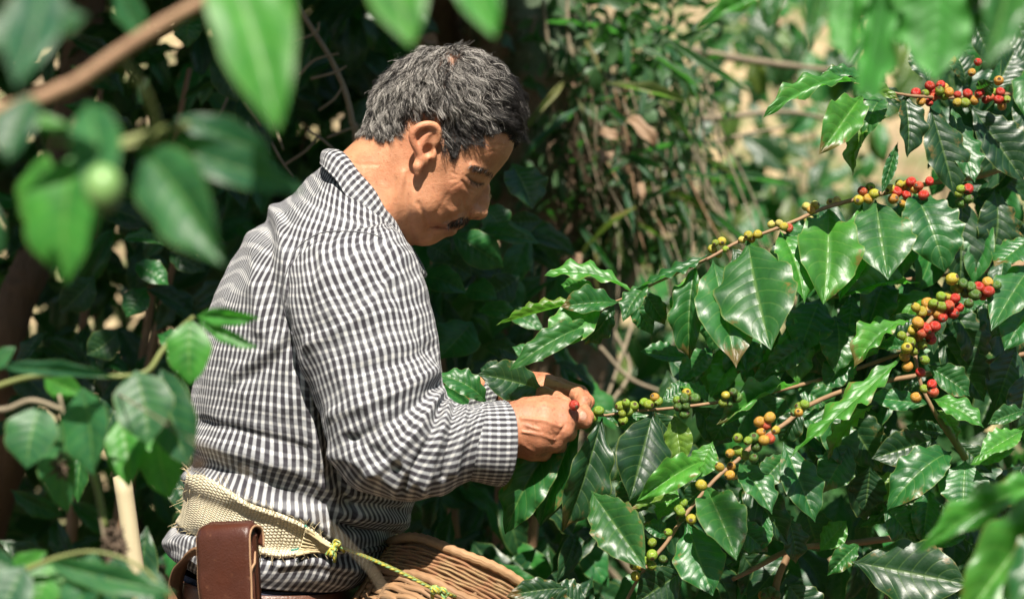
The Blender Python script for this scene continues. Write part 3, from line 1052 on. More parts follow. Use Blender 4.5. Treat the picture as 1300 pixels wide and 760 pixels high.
def cloth_obj(name, V, UV, mat, parent, thick=.0016, close=True):
    nv, nu, _ = V.shape
    # close the seam with a duplicate column so that the texture does not wrap
    V2 = np.concatenate([V, V[:, :1]], 1) if close else V
    if close:
        ulast = 2 * UV[:, -1:] - UV[:, -2:-1]
        UV2 = np.concatenate([UV, ulast], 1)
    else:
        UV2 = UV
    n2 = V2.shape[1]
    F = grid_faces(n2, nv)
    me = mesh(name, V2.reshape(-1, 3), F, UV2.reshape(-1, 2))
    # outward faces
    c = V.reshape(-1, 3).mean(0)
    if close:
        bm = bmesh.new(); bm.from_mesh(me); bmesh.ops.remove_doubles(bm, verts=bm.verts, dist=1e-6)
        bmesh.ops.recalc_face_normals(bm, faces=bm.faces); bm.to_mesh(me); bm.free()
        me.polygons.foreach_set('use_smooth', np.ones(len(me.polygons), bool))
    me.materials.append(mat)
    o = link(name, me, None, parent)
    if thick:
        sm = o.modifiers.new('thickness', 'SOLIDIFY'); sm.thickness = thick; sm.offset = -1
    return o


def plaid():
    t = NT('checked_cotton')
    uv = t.n('TexCoord').outputs['UV']
    ob = coord(t)
    wob = t.noise(ob, 60, 2)
    sep = t.n('SeparateXYZ', i_0=uv)
    U = t.math('ADD', sep.outputs[0], t.math('MULTIPLY', wob, .0012)); Vv = t.math('ADD', sep.outputs[1], t.math('MULTIPLY', wob, .0014))

    def band(x, pitch, duty, soft):
        f = t.math('FRACT', t.math('DIVIDE', x, pitch))
        d = t.math('ABSOLUTE', t.math('SUBTRACT', f, .5))
        return t.math('SUBTRACT', 1.0, t.step(d, duty / 2 - soft, duty / 2 + soft))
    a = band(U, .0086, .54, .09)
    b = band(Vv, .0116, .66, .09)
    b2 = band(Vv, .0464, .30, .05)
    yarn = t.math('MULTIPLY', t.math('SINE', t.math('MULTIPLY', U, 5200.0)), t.math('SINE', t.math('MULTIPLY', Vv, 5200.0)))
    cov = t.math('ADD', t.math('MULTIPLY', a, .58), t.math('MULTIPLY', b, .23))
    cov = t.math('MULTIPLY', cov, t.math('SUBTRACT', 1.0, t.math('MULTIPLY', b2, .12)))
    fade = t.noise(ob, 14, 4)
    cov = t.math('MULTIPLY_ADD', t.math('MULTIPLY', yarn, .05), 1.0, cov)
    cov = t.math('MULTIPLY', cov, t.math('MULTIPLY_ADD', fade, .22, .92), clamp=True)
    c = t.ramp(cov, [(0, (.60, .595, .58)), (.24, (.31, .32, .335)), (.57, (.125, .124, .138)), (.80, (.034, .031, .038))])
    n1 = t.noise(ob, 320, 3, .6)
    hgt = t.math('ADD', t.math('MULTIPLY', yarn, .25), n1)
    n2 = t.noise(ob, 48, 3, .55)
    nrm = t.bump(hgt, .0005, .8, t.bump(n2, .0035, .7))
    sh = t.pbsdf(c, .85, nrm, Specular_IOR_Level=.2, Sheen_Weight=.12)
    tr = t.n('BsdfTranslucent', i_Color=c)
    ms = t.n('MixShader', i_0=.10, i_1=sh, i_2=tr.outputs[0])
    return t.done(ms.outputs[0])


M_SHIRT = plaid()
TORSO = [((226, 706), (466, 730)), ((214, 694), (498, 709)), ((217, 676), (504, 692)), ((235, 660), (497, 680)), ((238, 640), (515, 664)), ((241, 615), (516, 650)),
         ((244, 580), (532, 610)), ((243, 545), (548, 565)), ((243, 510), (556, 515)), ((249, 465), (557, 470)), ((258, 425), (553, 430)), ((271, 382), (547, 392)),
         ((291, 335), (537, 358)), ((317, 295), (526, 332)), ((347, 263), (516, 310)), ((380, 236), (506, 288)), ((405, 212), (497, 270)), ((424, 197), (486, 252))]
T_B = [.160, .170, .170, .160, .165, .168, .172, .180, .186, .190, .195, .198, .200, .196, .172, .132, .096, .074]
T_Y = [.02] * 18


def make_clothes():
    V = loft(TORSO, 300, 320, T_B, T_Y, math.radians(14))
    UV = uv_of(V)
    st = [([(404, 470), (412, 540), (425, 600), (445, 650)], -7, 9), ([(380, 380), (392, 450), (398, 520), (405, 590)], 5, 14),
          ([(348, 262), (360, 300), (368, 345), (372, 390)], 4.5, 9), ([(335, 275), (343, 315), (346, 365), (350, 420)], -3.5, 8),
          ([(318, 300), (326, 350), (330, 420)], 3, 10), ([(372, 395), (366, 430), (375, 470)], -3, 7),
          ([(380, 405), (350, 440), (300, 470)], 2.6, 9), ([(376, 425), (345, 462), (295, 490)], -2.4, 8),
          ([(243, 606), (290, 622), (345, 640), (400, 660), (428, 682)], 8, 12), ([(243, 585), (290, 598), (350, 618), (410, 640)], -3.5, 9),
          ([(250, 560), (310, 575), (380, 597), (430, 625)], 4.5, 12), ([(255, 535), (320, 552), (390, 570)], -3, 8),
          ([(436, 668), (462, 675), (486, 679), (502, 680)], -11, 6), ([(440, 650), (470, 655), (500, 660), (516, 660)], 7, 10), ([(430, 690), (460, 696), (500, 695)], 6, 10),
          ([(440, 640), (470, 640), (505, 646)], -4, 6), ([(218, 690), (235, 686), (262, 690)], 5, 8), ([(228, 672), (250, 676), (268, 678)], -5, 5),
          ([(355, 716), (400, 712), (450, 722)], 5, 8), ([(462, 296), (470, 330), (478, 360)], -2.5, 6), ([(505, 330), (520, 380), (530, 440)], 2.5, 9),
          ([(528, 450), (530, 480), (528, 512)], 2.6, 7), ([(540, 400), (545, 440), (540, 500)], -2.0, 5), ([(374, 250), (395, 256), (425, 262), (455, 276)], -1.2, 5)]
    V, UV = sculpt(V, UV, st, .0020, 3)
    shirt = cloth_obj('shirt', V, UV, M_SHIRT, PERSON)
    # near sleeve
    SL = [((400, 306), (474, 288)), ((386, 310), (484, 286)), ((374, 322), (494, 288)), ((361, 352), (512, 303)), ((362, 390), (531, 335)), ((374, 432), (547, 385)), ((390, 480), (555, 430)), ((406, 530), (558, 468)), ((422, 575), (562, 494)),
          ((446, 611), (570, 508)), ((484, 630), (582, 514)), ((522, 635), (592, 517)), ((556, 629), (603, 516)), ((580, 616), (612, 513)), ((596, 610), (620, 512))]
    sb = [.012, .040, .060, .072, .078, .078, .077, .074, .070, .066, .062, .058, .053, .049, .047]
    sy = [-.085, -.102, -.120, -.136, -.150, -.158, -.168, -.180, -.190, -.198, -.200, -.197, -.192, -.186, -.182]
    Vs = loft(SL, 240, 260, sb, sy, 0, 2.15)
    UVs = uv_of(Vs)
    ss = [([(558, 500), (530, 545), (498, 585), (470, 600)], 4.2, 8), ([(562, 508), (548, 550), (528, 590), (510, 622)], -4, 6), ([(568, 512), (558, 555), (545, 600), (535, 625)], 3.6, 6),
          ([(578, 515), (572, 560), (562, 605)], -3.4, 5), ([(590, 518), (585, 560), (576, 600)], 2.6, 5), ([(555, 490), (520, 520), (480, 545), (445, 560)], -4.2, 9),
          ([(552, 470), (510, 495), (460, 515), (425, 525)], 3.4, 10), ([(550, 440), (505, 460), (450, 470)], -2.6, 10), ([(500, 350), (470, 390), (430, 420), (395, 435)], 2.4, 10),
          ([(470, 310), (485, 350), (520, 400), (545, 450)], -2.4, 9), ([(430, 310), (420, 350), (425, 400)], 2.2, 10), ([(400, 330), (392, 370), (396, 420)], -2.2, 8),
          ([(418, 575), (450, 585), (480, 600), (505, 622)], 3, 9), ([(440, 555), (475, 572), (505, 595)], -2.5, 7), ([(455, 300), (440, 330)], -1.5, 6)]
    Vs, UVs = sculpt(Vs, UVs, ss, .0021, 13)
    cloth_obj('sleeve', Vs, UVs, M_SHIRT, PERSON)
    # near cuff: a flared band open towards the hand
    CF = [((588, 609), (592, 516)), ((590, 608.5), (594, 515.5)), ((606, 612), (612, 511)), ((622, 616), (627, 508)), ((631, 617), (637, 507)), ((633, 616), (639, 507.5))]
    Vc = loft(CF, 160, 40, [.046, .049, .050, .051, .0515, .0500], [-.184, -.184, -.178, -.172, -.169, -.168], 0, 2.1)
    N = normals_of(Vc); px, py = to_px(Vc)
    row = np.linspace(0, 1, 40)[:, None]
    bulge = row * np.sin(np.linspace(0, 2 * math.pi, 160, endpoint=False))[None] * 0
    # the mouth of the cuff is turned a little towards the camera
    Vc[..., 0] += .020 * row ** 1.5 * np.clip((Vc[..., 1].mean(1, keepdims=True) - Vc[..., 1]) / .05, 0, 1)
    Vc = Vc + N * (.0010 * vnoise(Vc, 12, 31) + .0011 * np.exp(-((row - .93) / .05) ** 2) - .0011 * np.exp(-((row - .84) / .03) ** 2))[..., None]
    UVc = uv_of(Vc) * np.array([1.25, 1.3])
    cloth_obj('cuff', Vc, UVc, M_SHIRT, PERSON, .003)
    # far sleeve and cuff, mostly hidden
    FS = [((440, 320), (520, 300)), ((455, 380), (540, 370)), ((470, 460), (552, 450)), ((490, 545), (560, 505)), ((530, 560), (575, 500)), ((570, 545), (598, 484)), ((590, 535), (606, 478))]
    Vf = loft(FS, 80, 90, [.06, .065, .062, .058, .05, .045, .043], [.15, .16, .17, .165, .12, .06, .03], 0, 2.1)
    Vf, UVf = sculpt(Vf, uv_of(Vf), [], .0022, 23)
    cloth_obj('sleeve', Vf, UVf, M_SHIRT, PERSON)
    FC = [((588, 536), (606, 477)), ((605, 532), (622, 473)), ((622, 527), (638, 470))]
    Vg = loft(FC, 80, 20, [.044, .044, .044], [.032, .012, -.008], 0, 2.1)
    cloth_obj('cuff', Vg, uv_of(Vg) * 1.25, M_SHIRT, PERSON, .003)
    # collar: inner stand and outer fall
    top = [(424, 193, .0), (432, 194, -.045), (449, 211, -.064), (470, 240, -.071), (491, 270, -.070), (508, 300, -.058), (521, 322, -.036), (531, 341, -.010)]
    out = [(408, 209, .0), (412, 214, -.058), (427, 233, -.084), (449, 264, -.096), (473, 294, -.095), (495, 322, -.080), (513, 343, -.052), (528, 356, -.016)]
    n = 90
    a = catmull([tuple(W(x, y, d)) for x, y, d in top], n); b = catmull([tuple(W(x, y, d)) for x, y, d in out], n)
    a2, b2 = a.copy(), b.copy(); a2[:, 1] *= -1; b2[:, 1] *= -1
    a = np.vstack([a2[::-1][:-1], a]); b = np.vstack([b2[::-1][:-1], b])
    rows = []
    inner = a + (np.array([[0, 0, -.028]]) - .22 * (b - a) * np.array([1, 1, 0]))
    for k in np.linspace(0, 1, 8): rows.append(inner * (1 - k) + a * k)
    mid = (a + b) / 2
    outn = np.cross(np.gradient(a, axis=0), b - a); outn /= np.linalg.norm(outn, axis=1)[:, None] + 1e-9
    if outn[-30, 1] > 0: outn = -outn
    for k in np.linspace(.08, 1, 14):
        rows.append(a * (1 - k) + b * k + outn * (.007 * math.sin(math.pi * min(1, k * 1.15)) + .0015)[..., None] if False else a * (1 - k) + b * k + outn * (.007 * math.sin(math.pi * min(1, k * 1.1)) + .002))
    Vk = np.array(rows)
    Vk = Vk + .0008 * vnoise(Vk, 20, 41)[..., None]
    s = np.concatenate([[0], np.cumsum(np.linalg.norm(np.diff(mid, axis=0), axis=1))])
    vv = np.concatenate([[0], np.cumsum(np.linalg.norm(np.diff(Vk[:, -40], axis=0), axis=1))])
    UVk = np.stack(np.broadcast_arrays(s[None], vv[:, None]), -1)
    cloth_obj('collar', Vk, UVk * np.array([1.15, 1.2]), M_SHIRT, PERSON, .0022, False)
    # seams: thin raised bands along the yoke and the armhole
    bs = BVHTree.FromPolygons(V.reshape(-1, 3).tolist(), grid_faces(300, 320, True).tolist())
    bl = BVHTree.FromPolygons(Vs.reshape(-1, 3).tolist(), grid_faces(240, 260, True).tolist())
    return shirt, bs, bl


SHIRT, BV_SHIRT, BV_SLEEVE = make_clothes()
CAMP = Vector((0, -D0, CAMZ))


def cast(px, py, trees):
    """first surface hit by the line from the camera through a photo pixel"""
    d = (W(px, py, 0) - CAMP).normalized()
    best = None
    for t in trees:
        loc, nn, _, dist = t.ray_cast(CAMP, d)
        if loc is not None and (best is None or dist < best[2]): best = (loc, nn if nn.dot(d) < 0 else -nn, dist)
    return best


def surf_path(pts, trees, lift, n=None):
    out = []
    P = catmull(pts, n) if n else pts
    for x, y in P:
        h = cast(x, y, trees)
        if h: out.append(np.array(h[0] + h[1] * lift))
    return np.array(out)


def make_seams():
    t = NT('seam_thread')
    ms = t.done(t.pbsdf((.10, .10, .11), .9))
    for pts in ([(374, 320), (384, 309), (398, 300), (413, 295), (440, 294), (470, 297), (486, 303)], [(374, 320), (365, 342), (359, 372), (363, 400), (372, 425)]):
        p = surf_path(pts, [BV_SHIRT, BV_SLEEVE], .0006, 40)
        g = tube_geo(p, .0006, 5)
        link('seam', qmesh('seam', g), ms, SHIRT)
    # buttons down the front placket
    tb = NT('shirt_button'); mb = tb.done(tb.pbsdf((.45, .47, .40), .3))
    for x, y in ((527, 452), (529, 498)):
        h = cast(x, y, [BV_SHIRT])
        if h:
            V, F, uv = tube_geo([np.array(h[0]), np.array(h[0] + h[1] * .0025)], [.0055, .005], 12)
            link('button', qmesh('button', (V, F, uv)), mb, SHIRT)
    # trousers: hips and two legs down to the ground
    td = NT('navy_denim')
    ob = coord(td); nz = td.noise(ob, 160, 4); n2 = td.noise(ob, 18, 3)
    md = td.done(td.pbsdf(td.mix(nz, (.010, .012, .026), (.035, .038, .065)), .85, td.bump(td.math('ADD', td.math('MULTIPLY', nz, .2), n2), .006)))
    V = loft([((222, 850), (452, 862)), ((219, 800), (456, 812)), ((220, 760), (454, 772)), ((223, 730), (452, 744)), ((226, 715), (450, 730))], 96, 30, [.165, .165, .160, .155, .152], [.02] * 5, math.radians(14))
    V, UV = sculpt(V, uv_of(V), [([(380, 748), (430, 750)], 4, 5)], .0025, 51)
    tr = cloth_obj('trousers', V, UV, md, PERSON)
    for s in (-1, 1):
        c = [(W(335, 0, 0).x + .0, .02 + s * .085, .80), (-.30, .02 + s * .09, .48), (-.33, .02 + s * .10, .09)]
        P = catmull(c, 20); R = np.interp(np.linspace(0, 1, 20), [0, .5, 1], [.098, .072, .062])
        link('trouser_leg', qmesh('trouser_leg', tube_geo(P, R, 20, .01, 3)), md, tr)
    tbt = NT('boot_leather'); mbt = tbt.done(tbt.pbsdf((.05, .03, .02), .6))
    for s in (-1, 1):
        g = merge([tube_geo([(-.33, .02 + s * .10, .14), (-.33, .02 + s * .10, .05)], [.056, .058], 14), tube_geo([(-.39, .02 + s * .10, .045), (-.30, .02 + s * .10, .048), (-.20, .02 + s * .10, .042), (-.13, .02 + s * .10, .032)], [.04, .046, .046, .03], 14)])
        link('boot', qmesh('boot', g), mbt, PERSON)
    # belt
    tl = NT('belt_leather'); ob = coord(tl); nz = tl.noise(ob, 60, 5); n3 = tl.noise(ob, 400, 2)
    ml = tl.done(tl.pbsdf(tl.mix(nz, (.055, .022, .013), (.15, .062, .038)), .42, tl.bump(n3, .0006)))
    V = loft([((220, 742), (455, 752)), ((219, 741), (456, 751)), ((220, 722), (455, 733)), ((221, 721), (454, 732))], 120, 8, [.160, .163, .163, .160], [.02] * 4, math.radians(14))
    cloth_obj('belt', V, uv_of(V), ml, PERSON, .003)
    return ml


M_LEATHER = make_seams()
# ------------------------------------------------------------------ what he carries: woven strap, pouch, rope, basket
def make_strap():
    t = NT('agave_weave')
    uv = t.n('TexCoord').outputs['UV']; ob = coord(t)
    sep = t.n('SeparateXYZ', i_0=uv)
    wob = t.noise(ob, 90, 3)
    U = t.math('MULTIPLY_ADD', wob, .0022, sep.outputs[0]); Vv = t.math('MULTIPLY_ADD', wob, .0022, sep.outputs[1])
    a = t.math('ABSOLUTE', t.math('SINE', t.math('MULTIPLY', U, math.pi / .0040)))
    row = t.math('FLOOR', t.math('DIVIDE', U, .0040))
    b = t.math('ABSOLUTE', t.math('SINE', t.math('ADD', t.math('MULTIPLY', Vv, math.pi / .0034), t.math('MULTIPLY', row, 1.57))))
    knot = t.math('MULTIPLY', t.math('POWER', a, .5), t.math('POWER', b, .5))
    n1 = t.noise(ob, 35, 4); n2 = t.noise(ob, 260, 3)
    c = t.mix(n1, (.60, .52, .35), (.80, .73, .55))
    c = t.mix(t.math('MULTIPLY', t.step(knot, .42, .10), .6), c, (.16, .11, .05))
    c = t.mix(t.math('MULTIPLY', n2, .35), c, (.30, .22, .10))
    hg = t.math('ADD', knot, t.math('MULTIPLY', n2, .35))
    m = t.done(t.pbsdf(c, .92, t.bump(hg, .0016)))
    top = catmull([(243, 606), (262, 606), (290, 622), (318, 637), (345, 646), (372, 656), (396, 668), (414, 682), (424, 689)], 90)
    bot = catmull([(229, 664), (246, 672), (268, 678), (300, 688), (330, 703), (358, 709), (384, 705), (408, 698), (424, 694)], 90)
    nr = 26
    V = []; UV = []
    back = []
    s = np.concatenate([[0], np.cumsum(np.linalg.norm(np.diff((top + bot) / 2, axis=0), axis=1))]) * PXM * .95
    for i in range(90):
        col = []; 
        for j in range(nr):
            k = j / (nr - 1)
            p = top[i] * (1 - k) + bot[i] * k
            if i > 70: p = p + np.array([0, .5 * math.sin(j * 1.9)])
            col.append(p)
        V.append(col)
    V = np.array(V)
    P = np.zeros((90, nr, 3)); last = None
    for j in range(nr):
        lastn = None
        for i in range(89, -1, -1):
            h = cast(V[i, j, 0], V[i, j, 1], [BV_SHIRT])
            if h and h[0].y < .03:
                P[i, j] = np.array(h[0] + Vector((0, -1, 0)) * .004 + h[1] * .004); lastn = P[i, j]
            else:
                P[i, j] = np.array(W(V[i, j, 0], V[i, j, 1], lastn[1] + .012)); lastn = P[i, j]
    # smooth the sheet a little so that it spans the shirt's folds
    for _ in range(10):
        P[1:-1] = (P[:-2] + 2 * P[1:-1] + P[2:]) / 4
        P[:, 1:-1] = (P[:, :-2] + 2 * P[:, 1:-1] + P[:, 2:]) / 4
    # carry on round his back
    ext = []
    e0 = P[0].copy()
    for q in range(1, 15):
        e = e0.copy(); e[:, 1] += .022 * q; e[:, 0] += .012 * math.sin(q / 14 * math.pi) * -1
        ext.append(e)
    P = np.concatenate([np.array(ext)[::-1], P], 0)
    sp = np.concatenate([s[0] - .022 * np.arange(14, 0, -1), s])
    vv = np.linspace(0, 1, nr)[None] * np.linalg.norm(P[:, 0] - P[:, -1], axis=1)[:, None]
    rg = np.random.default_rng(2)
    UVs = np.stack([np.broadcast_to(sp[:, None], vv.shape), vv], -1)
    me = mesh('woven_strap', P.reshape(-1, 3), grid_faces(nr, len(P)), UVs.reshape(-1, 2)); me.materials.append(m)
    o = link('woven_strap', me); tag(o, 'straw-coloured woven fibre strap wrapped round the shirt at his waist', 'strap')
    sm = o.modifiers.new('thickness', 'SOLIDIFY'); sm.thickness = .005; sm.offset = 0
    # gathered cords at the tapering end, loose fibres along the rims
    tf = NT('agave_fibre'); mf = tf.done(tf.pbsdf(tf.mix(tf.noise(coord(tf), 90, 3), (.36, .27, .13), (.62, .53, .34)), .9))
    gs = []
    for j in range(0, nr, 1):
        pts = P[78:, j].copy(); pts[:, 1] -= .0062 + .0012 * (j % 3); 
        gs.append(tube_geo(catmull(pts, 18), .0017, 6, .1, j))
    link('gathered_cords', qmesh('gathered_cords', merge(gs)), mf, o)
    gs = []
    for _ in range(260):
        i = rg.integers(4, 92); j = rg.choice([0, nr - 1]) if rg.random() < .75 else rg.integers(0, nr)
        if rg.random() < .3: i = rg.integers(8, 18); j = rg.integers(0, nr)
        p = P[i, j]; d = rg.standard_normal(3) * .5; d[2] += (.8 if j == 0 else -.3); d[1] -= .6; d[0] -= .3 * (i < 20)
        l = .004 + .010 * rg.random()
        gs.append(tube_geo(np.array([p, p + d * l * .5, p + d * l + rg.standard_normal(3) * .002]), [.0004, .0003, .0002], 3))
    f = link('loose_fibre', qmesh('loose_fibre', merge(gs)), mf, o); f['kind'] = 'stuff'
    tg = NT('green_cord'); mg = tg.done(tg.pbsdf((.06, .22, .17), .8))
    for pts in ([(388, 660), (400, 669), (412, 680), (421, 688)], [(370, 707), (386, 704), (408, 698), (423, 693)]):
        q = surf_path(pts, [BV_SHIRT], .009, 16)
        link('edging_cord', qmesh('edging_cord', tube_geo(q, .0014, 6)), mg, o)
    return P


STRAP = make_strap()


def make_pouch():
    t = NT('pouch_leather')
    ob = coord(t); n1 = t.noise(ob, 14, 5, .6); n2 = t.noise(ob, 500, 3); n3 = t.noise(ob, 70, 4)
    c = t.mix(n1, (.026, .008, .005), (.085, .024, .012))
    c = t.mix(t.step(n3, .60, .75), c, (.12, .045, .022))
    m = t.done(t.pbsdf(c, t.math('MULTIPLY_ADD', n3, .25, .24), t.bump(t.math('ADD', t.math('MULTIPLY', n2, .3), n1), .0016), Specular_IOR_Level=.55))
    te = NT('cut_leather_edge'); mE = te.done(te.pbsdf((.34, .20, .11), .8))
    td = NT('gap_shade'); mD = td.done(td.pbsdf((.015, .022, .016), .5))
    root = empty('leather_pouch', W(290, 760, -.20))
    tag(root, 'brown leather phone pouch with a flap hanging from his belt', 'pouch')
    yF = -.235
    yaw = math.radians(-22)
    base = Matrix.Translation(W(292, 724, yF)) @ Matrix.Rotation(yaw, 4, 'Z') @ Matrix.Rotation(math.radians(-4.5), 4, 'Y')

    def rbox(sx, sy, sz, bev, off, seg=3, taper=0):
        bm = bmesh.new(); bmesh.ops.create_cube(bm, size=1)
        for v in bm.verts:
            v.co = Vector((v.co.x * sx, v.co.y * sy, v.co.z * sz))
            v.co.x *= 1 + taper * (v.co.z / sz)
        bmesh.ops.subdivide_edges(bm, edges=bm.edges, cuts=4, use_grid_fill=True)
        sh = [e for e in bm.edges if e.calc_face_angle(0) > .8]
        bmesh.ops.bevel(bm, geom=sh, offset=bev, segments=seg, affect='EDGES', profile=.6)
        for v in bm.verts: v.co += Vector(off)
        return bm

    def fin(bm, name, mat, parent=root, bulge=0):
        for v in bm.verts:
            if bulge: v.co.y -= bulge * math.cos(v.co.x * 38) * (1 if v.co.y < 0 else 0)
            v.co += Vector((math.sin(v.co.z * 60 + v.co.x * 20) * .0006, math.sin(v.co.x * 70 + v.co.z * 31) * .0006, 0))
            v.co = base @ v.co
        me = bpy.data.meshes.new(name); bm.to_mesh(me); bm.free()
        me.polygons.foreach_set('use_smooth', np.ones(len(me.polygons), bool))
        me.materials.append(mat)
        return link(name, me, None, parent)
    fin(rbox(.062, .020, .125, .005, (0, .004, -.022)), 'body', m)
    fin(rbox(.057, .004, .018, .0018, (0, .010, .044)), 'back_panel', m)
    # flap: wraps over the top and down the front, one bent sheet
    w = .0655; rows = []
    prof = [(.019, .026), (.0185, .040), (.015, .047), (.008, .0505), (-.002, .0505), (-.009, .047), (-.0125, .040), (-.0135, .028), (-.0138, .0), (-.0138, -.03), (-.0136, -.062), (-.013, -.081)]
    pr = catmull(prof, 40)
    for (y, z) in pr:
        row = []
        for k in np.linspace(-1, 1, 13):
            row.append((k * w / 2, y + .0022 * (k * k) * (1 if y < 0 else 0), z - .0035 * (abs(k) ** 6)))
        rows.append(row)
    A = np.array(rows); nr, nc, _ = A.shape
    bw = np.array(base.to_3x3()); bt = np.array(base.translation)
    A = A + .0006 * vnoise(A, 25, 4)[..., None]
    A = A @ bw.T + bt
    me = mesh('flap', A.reshape(-1, 3), grid_faces(nc, nr)); me.materials.append(m)
    o = link('flap', me, None, root); sm = o.modifiers.new('t', 'SOLIDIFY'); sm.thickness = .0028; sm.offset = 0
    # pale cut edges of the flap, and the phone, blackened to stand for the shaded gap behind it
    for c in (0, nc - 1):
        link('flap_edge', qmesh('flap_edge', tube_geo(A[:, c], .0015, 6, .05, c)), mE, o)
    fin(rbox(.058, .010, .030, .002, (.001, .002, .028)), 'phone', mD)
    g = tube_geo(np.array([base @ Vector(p) for p in ((.031, .003, .02), (.0325, -.001, .008), (.0318, -.006, .004), (.0318, -.010, -.002))]), [.0012, .0014, .0014, .0012], 6)
    link('stitch_rim', qmesh('stitch_rim', g), mE, root)
    # belt loop of the pouch, a tan strap that swings out at his back
    P = [W(258, 700, -.16), W(243, 706, -.14), W(230, 720, -.10), (W(223, 745, -.08)), W(224, 775, -.08)]
    P = catmull([tuple(p) for p in P], 24)
    T = np.gradient(P, axis=0); T /= np.linalg.norm(T, axis=1)[:, None]
    Bn = np.cross(T, np.array([.55, -.8, 0])); Bn /= np.linalg.norm(Bn, axis=1)[:, None]
    G = np.stack([P + Bn * w for w in np.linspace(-.009, .009, 4)], 1)
    tt = NT('strap_leather'); mt = tt.done(tt.pbsdf(tt.mix(tt.noise(coord(tt), 50, 3), (.10, .05, .025), (.22, .12, .06)), .6))
    me = mesh('strap', G.reshape(-1, 3), grid_faces(4, 24)); me.materials.append(mt)
    o = link('strap', me, None, root); sm = o.modifiers.new('t', 'SOLIDIFY'); sm.thickness = .003


make_pouch()


def make_basket():
    root = empty('basket', (W(640, 760, 0).x, 0, .62))
    tag(root, 'brown woven cane basket with a thick braided rim at his waist', 'basket')
    ax = np.array([.43, .36, .83]); ax /= np.linalg.norm(ax)
    C = np.array(W(612, 748, -.075)); 
    e1 = np.cross(np.array([0, 1.0, 0]), ax); e1 /= np.linalg.norm(e1)
    e2 = np.cross(ax, e1)                          # away from the camera
    R0 = .122
    t = NT('cane_strip')
    uv = t.n('TexCoord').outputs['UV']; oi = t.n('ObjectInfo')
    mp = t.n('Mapping', i_Vector=uv); mp.inputs['Scale'].default_value = (900, 22, 1)
    n1 = t.noise(mp.outputs[0], 1.0, 4, .6); n2 = t.noise(coord(t), 30, 4)
    c = t.mix(n1, (.19, .105, .055), (.46, .28, .145))
    c = t.mix(t.step(n2, .42, .68), c, t.mix(.6, c, (.44, .26, .125)))
    c = t.mix(t.math('MULTIPLY', oi.outputs['Random'], .45), c, (.11, .05, .024))
    m = t.done(t.pbsdf(c, .62, t.bump(n1, .0012), Specular_IOR_Level=.35))
    ts = NT('straw_band')
    uv = ts.n('TexCoord').outputs['UV']; mp = ts.n('Mapping', i_Vector=uv); mp.inputs['Scale'].default_value = (700, 7, 1)
    n1 = ts.noise(mp.outputs[0], 1.0, 5, .65); n2 = ts.noise(coord(ts), 45, 3)
    mS = ts.done(ts.pbsdf(ts.mix(ts.step(n2, .4, .65), ts.mix(ts.step(n1, .35, .68), (.12, .055, .025), (.44, .30, .14)), ts.mix(n1, (.16, .065, .03), (.34, .17, .08))), .8, ts.bump(n1, .0022)))
    NP = 200
    ph = np.linspace(0, 2 * math.pi, NP, endpoint=False)

    def rad(z): return R0 + .10 * (-z) - .12 * z * z * 0
    lob = 1 + .012 * np.sin(3 * ph + 1) + .010 * np.sin(5 * ph)

    def ring(r, z):
        r = r * lob
        return C + (r * np.cos(ph))[:, None] * e1 + (r * np.sin(ph))[:, None] * e2 + np.asarray(z)[..., None] * ax

    def ring_mesh(name, prof, mat, wob):
        """prof: list of (dr, dz) of a closed section; wob(ph, k) -> (dr, dz) waviness"""
        rows = []
        for dr, dz in prof:
            wr, wz = wob(ph)
            rows.append(ring(rad(dz) + dr + wr, dz + wz))
        A = np.array(rows + rows[:1])
        n = len(A)
        arc = ph * R0
        UV = np.stack(np.broadcast_arrays(np.linspace(0, .01 * n, n)[:, None] * .1, arc[None]), -1)
        me = mesh(name, A.reshape(-1, 3), grid_faces(NP, n, True), UV.reshape(-1, 2)); me.materials.append(mat)
        return link(name, me, None, root)

    def oval(r, h, z, k=8):
        a = np.linspace(0, 2 * math.pi, k, endpoint=False)
        return [(r * math.cos(q), z + h * math.sin(q)) for q in a]
    ring_mesh('rim', oval(.0065, .0060, .002, 12), m, lambda p: (.0005 * np.sin(p * 64) + .0006 * np.sin(p * 11), .0005 * np.sin(p * 64 + 1) + .0014 * np.sin(p * 7)))
    ring_mesh('rim', oval(.0062, .0058, -.0425, 12), m, lambda p: (.0004 * np.sin(p * 60), .0005 * np.sin(p * 60 + 1) + .0016 * np.sin(p * 9 + 2)))
    for k in range(7):
        z = -.0095 - k * .0045
        rg = np.random.default_rng(k)
        a1, a2, a3 = rg.random(3) * 6.28
        ring_mesh('straw_strip', oval(.0030, .0024, z, 6), mS, lambda p: (.0007 * np.sin(p * 31 + a1) + .0006 * np.sin(p * 53 + a3), .0008 * np.sin(p * 13 + a2)))
    nst = 30
    for k in range(44):
        z = -.0515 - k * .0062
        rg = np.random.default_rng(100 + k)
        a1, a2 = rg.random(2) * 6.28
        sg = math.pi * (k % 2)
        ring_mesh('weaver', oval(.0013, .0037, z, 6), m, lambda p: (.0011 * np.sin(p * nst / 2 + sg) + .0006 * np.sin(p * 17 + a1), .0012 * np.sin(p * 9 + a2) + .0007 * np.sin(p * 23 + a1)))
    gs = []
    for q in np.linspace(0, 2 * math.pi, nst, endpoint=False):
        zz = np.linspace(-.03, -.33, 14)
        P = [C + (rad(z) * math.cos(q)) * e1 + (rad(z) * math.sin(q)) * e2 + z * ax for z in zz]
        gs.append(tube_geo(np.array(P), .0026, 5))
    o = link('upright_canes', qmesh('upright_canes', merge(gs)), m, root)
    rows = [ring(rr, -.33) for rr in (.001, .09, rad(-.33))]
    me = mesh('bottom', np.array(rows).reshape(-1, 3), grid_faces(NP, 3, True), np.zeros((3 * NP, 2))); me.materials.append(m)
    link('bottom', me, None, root)
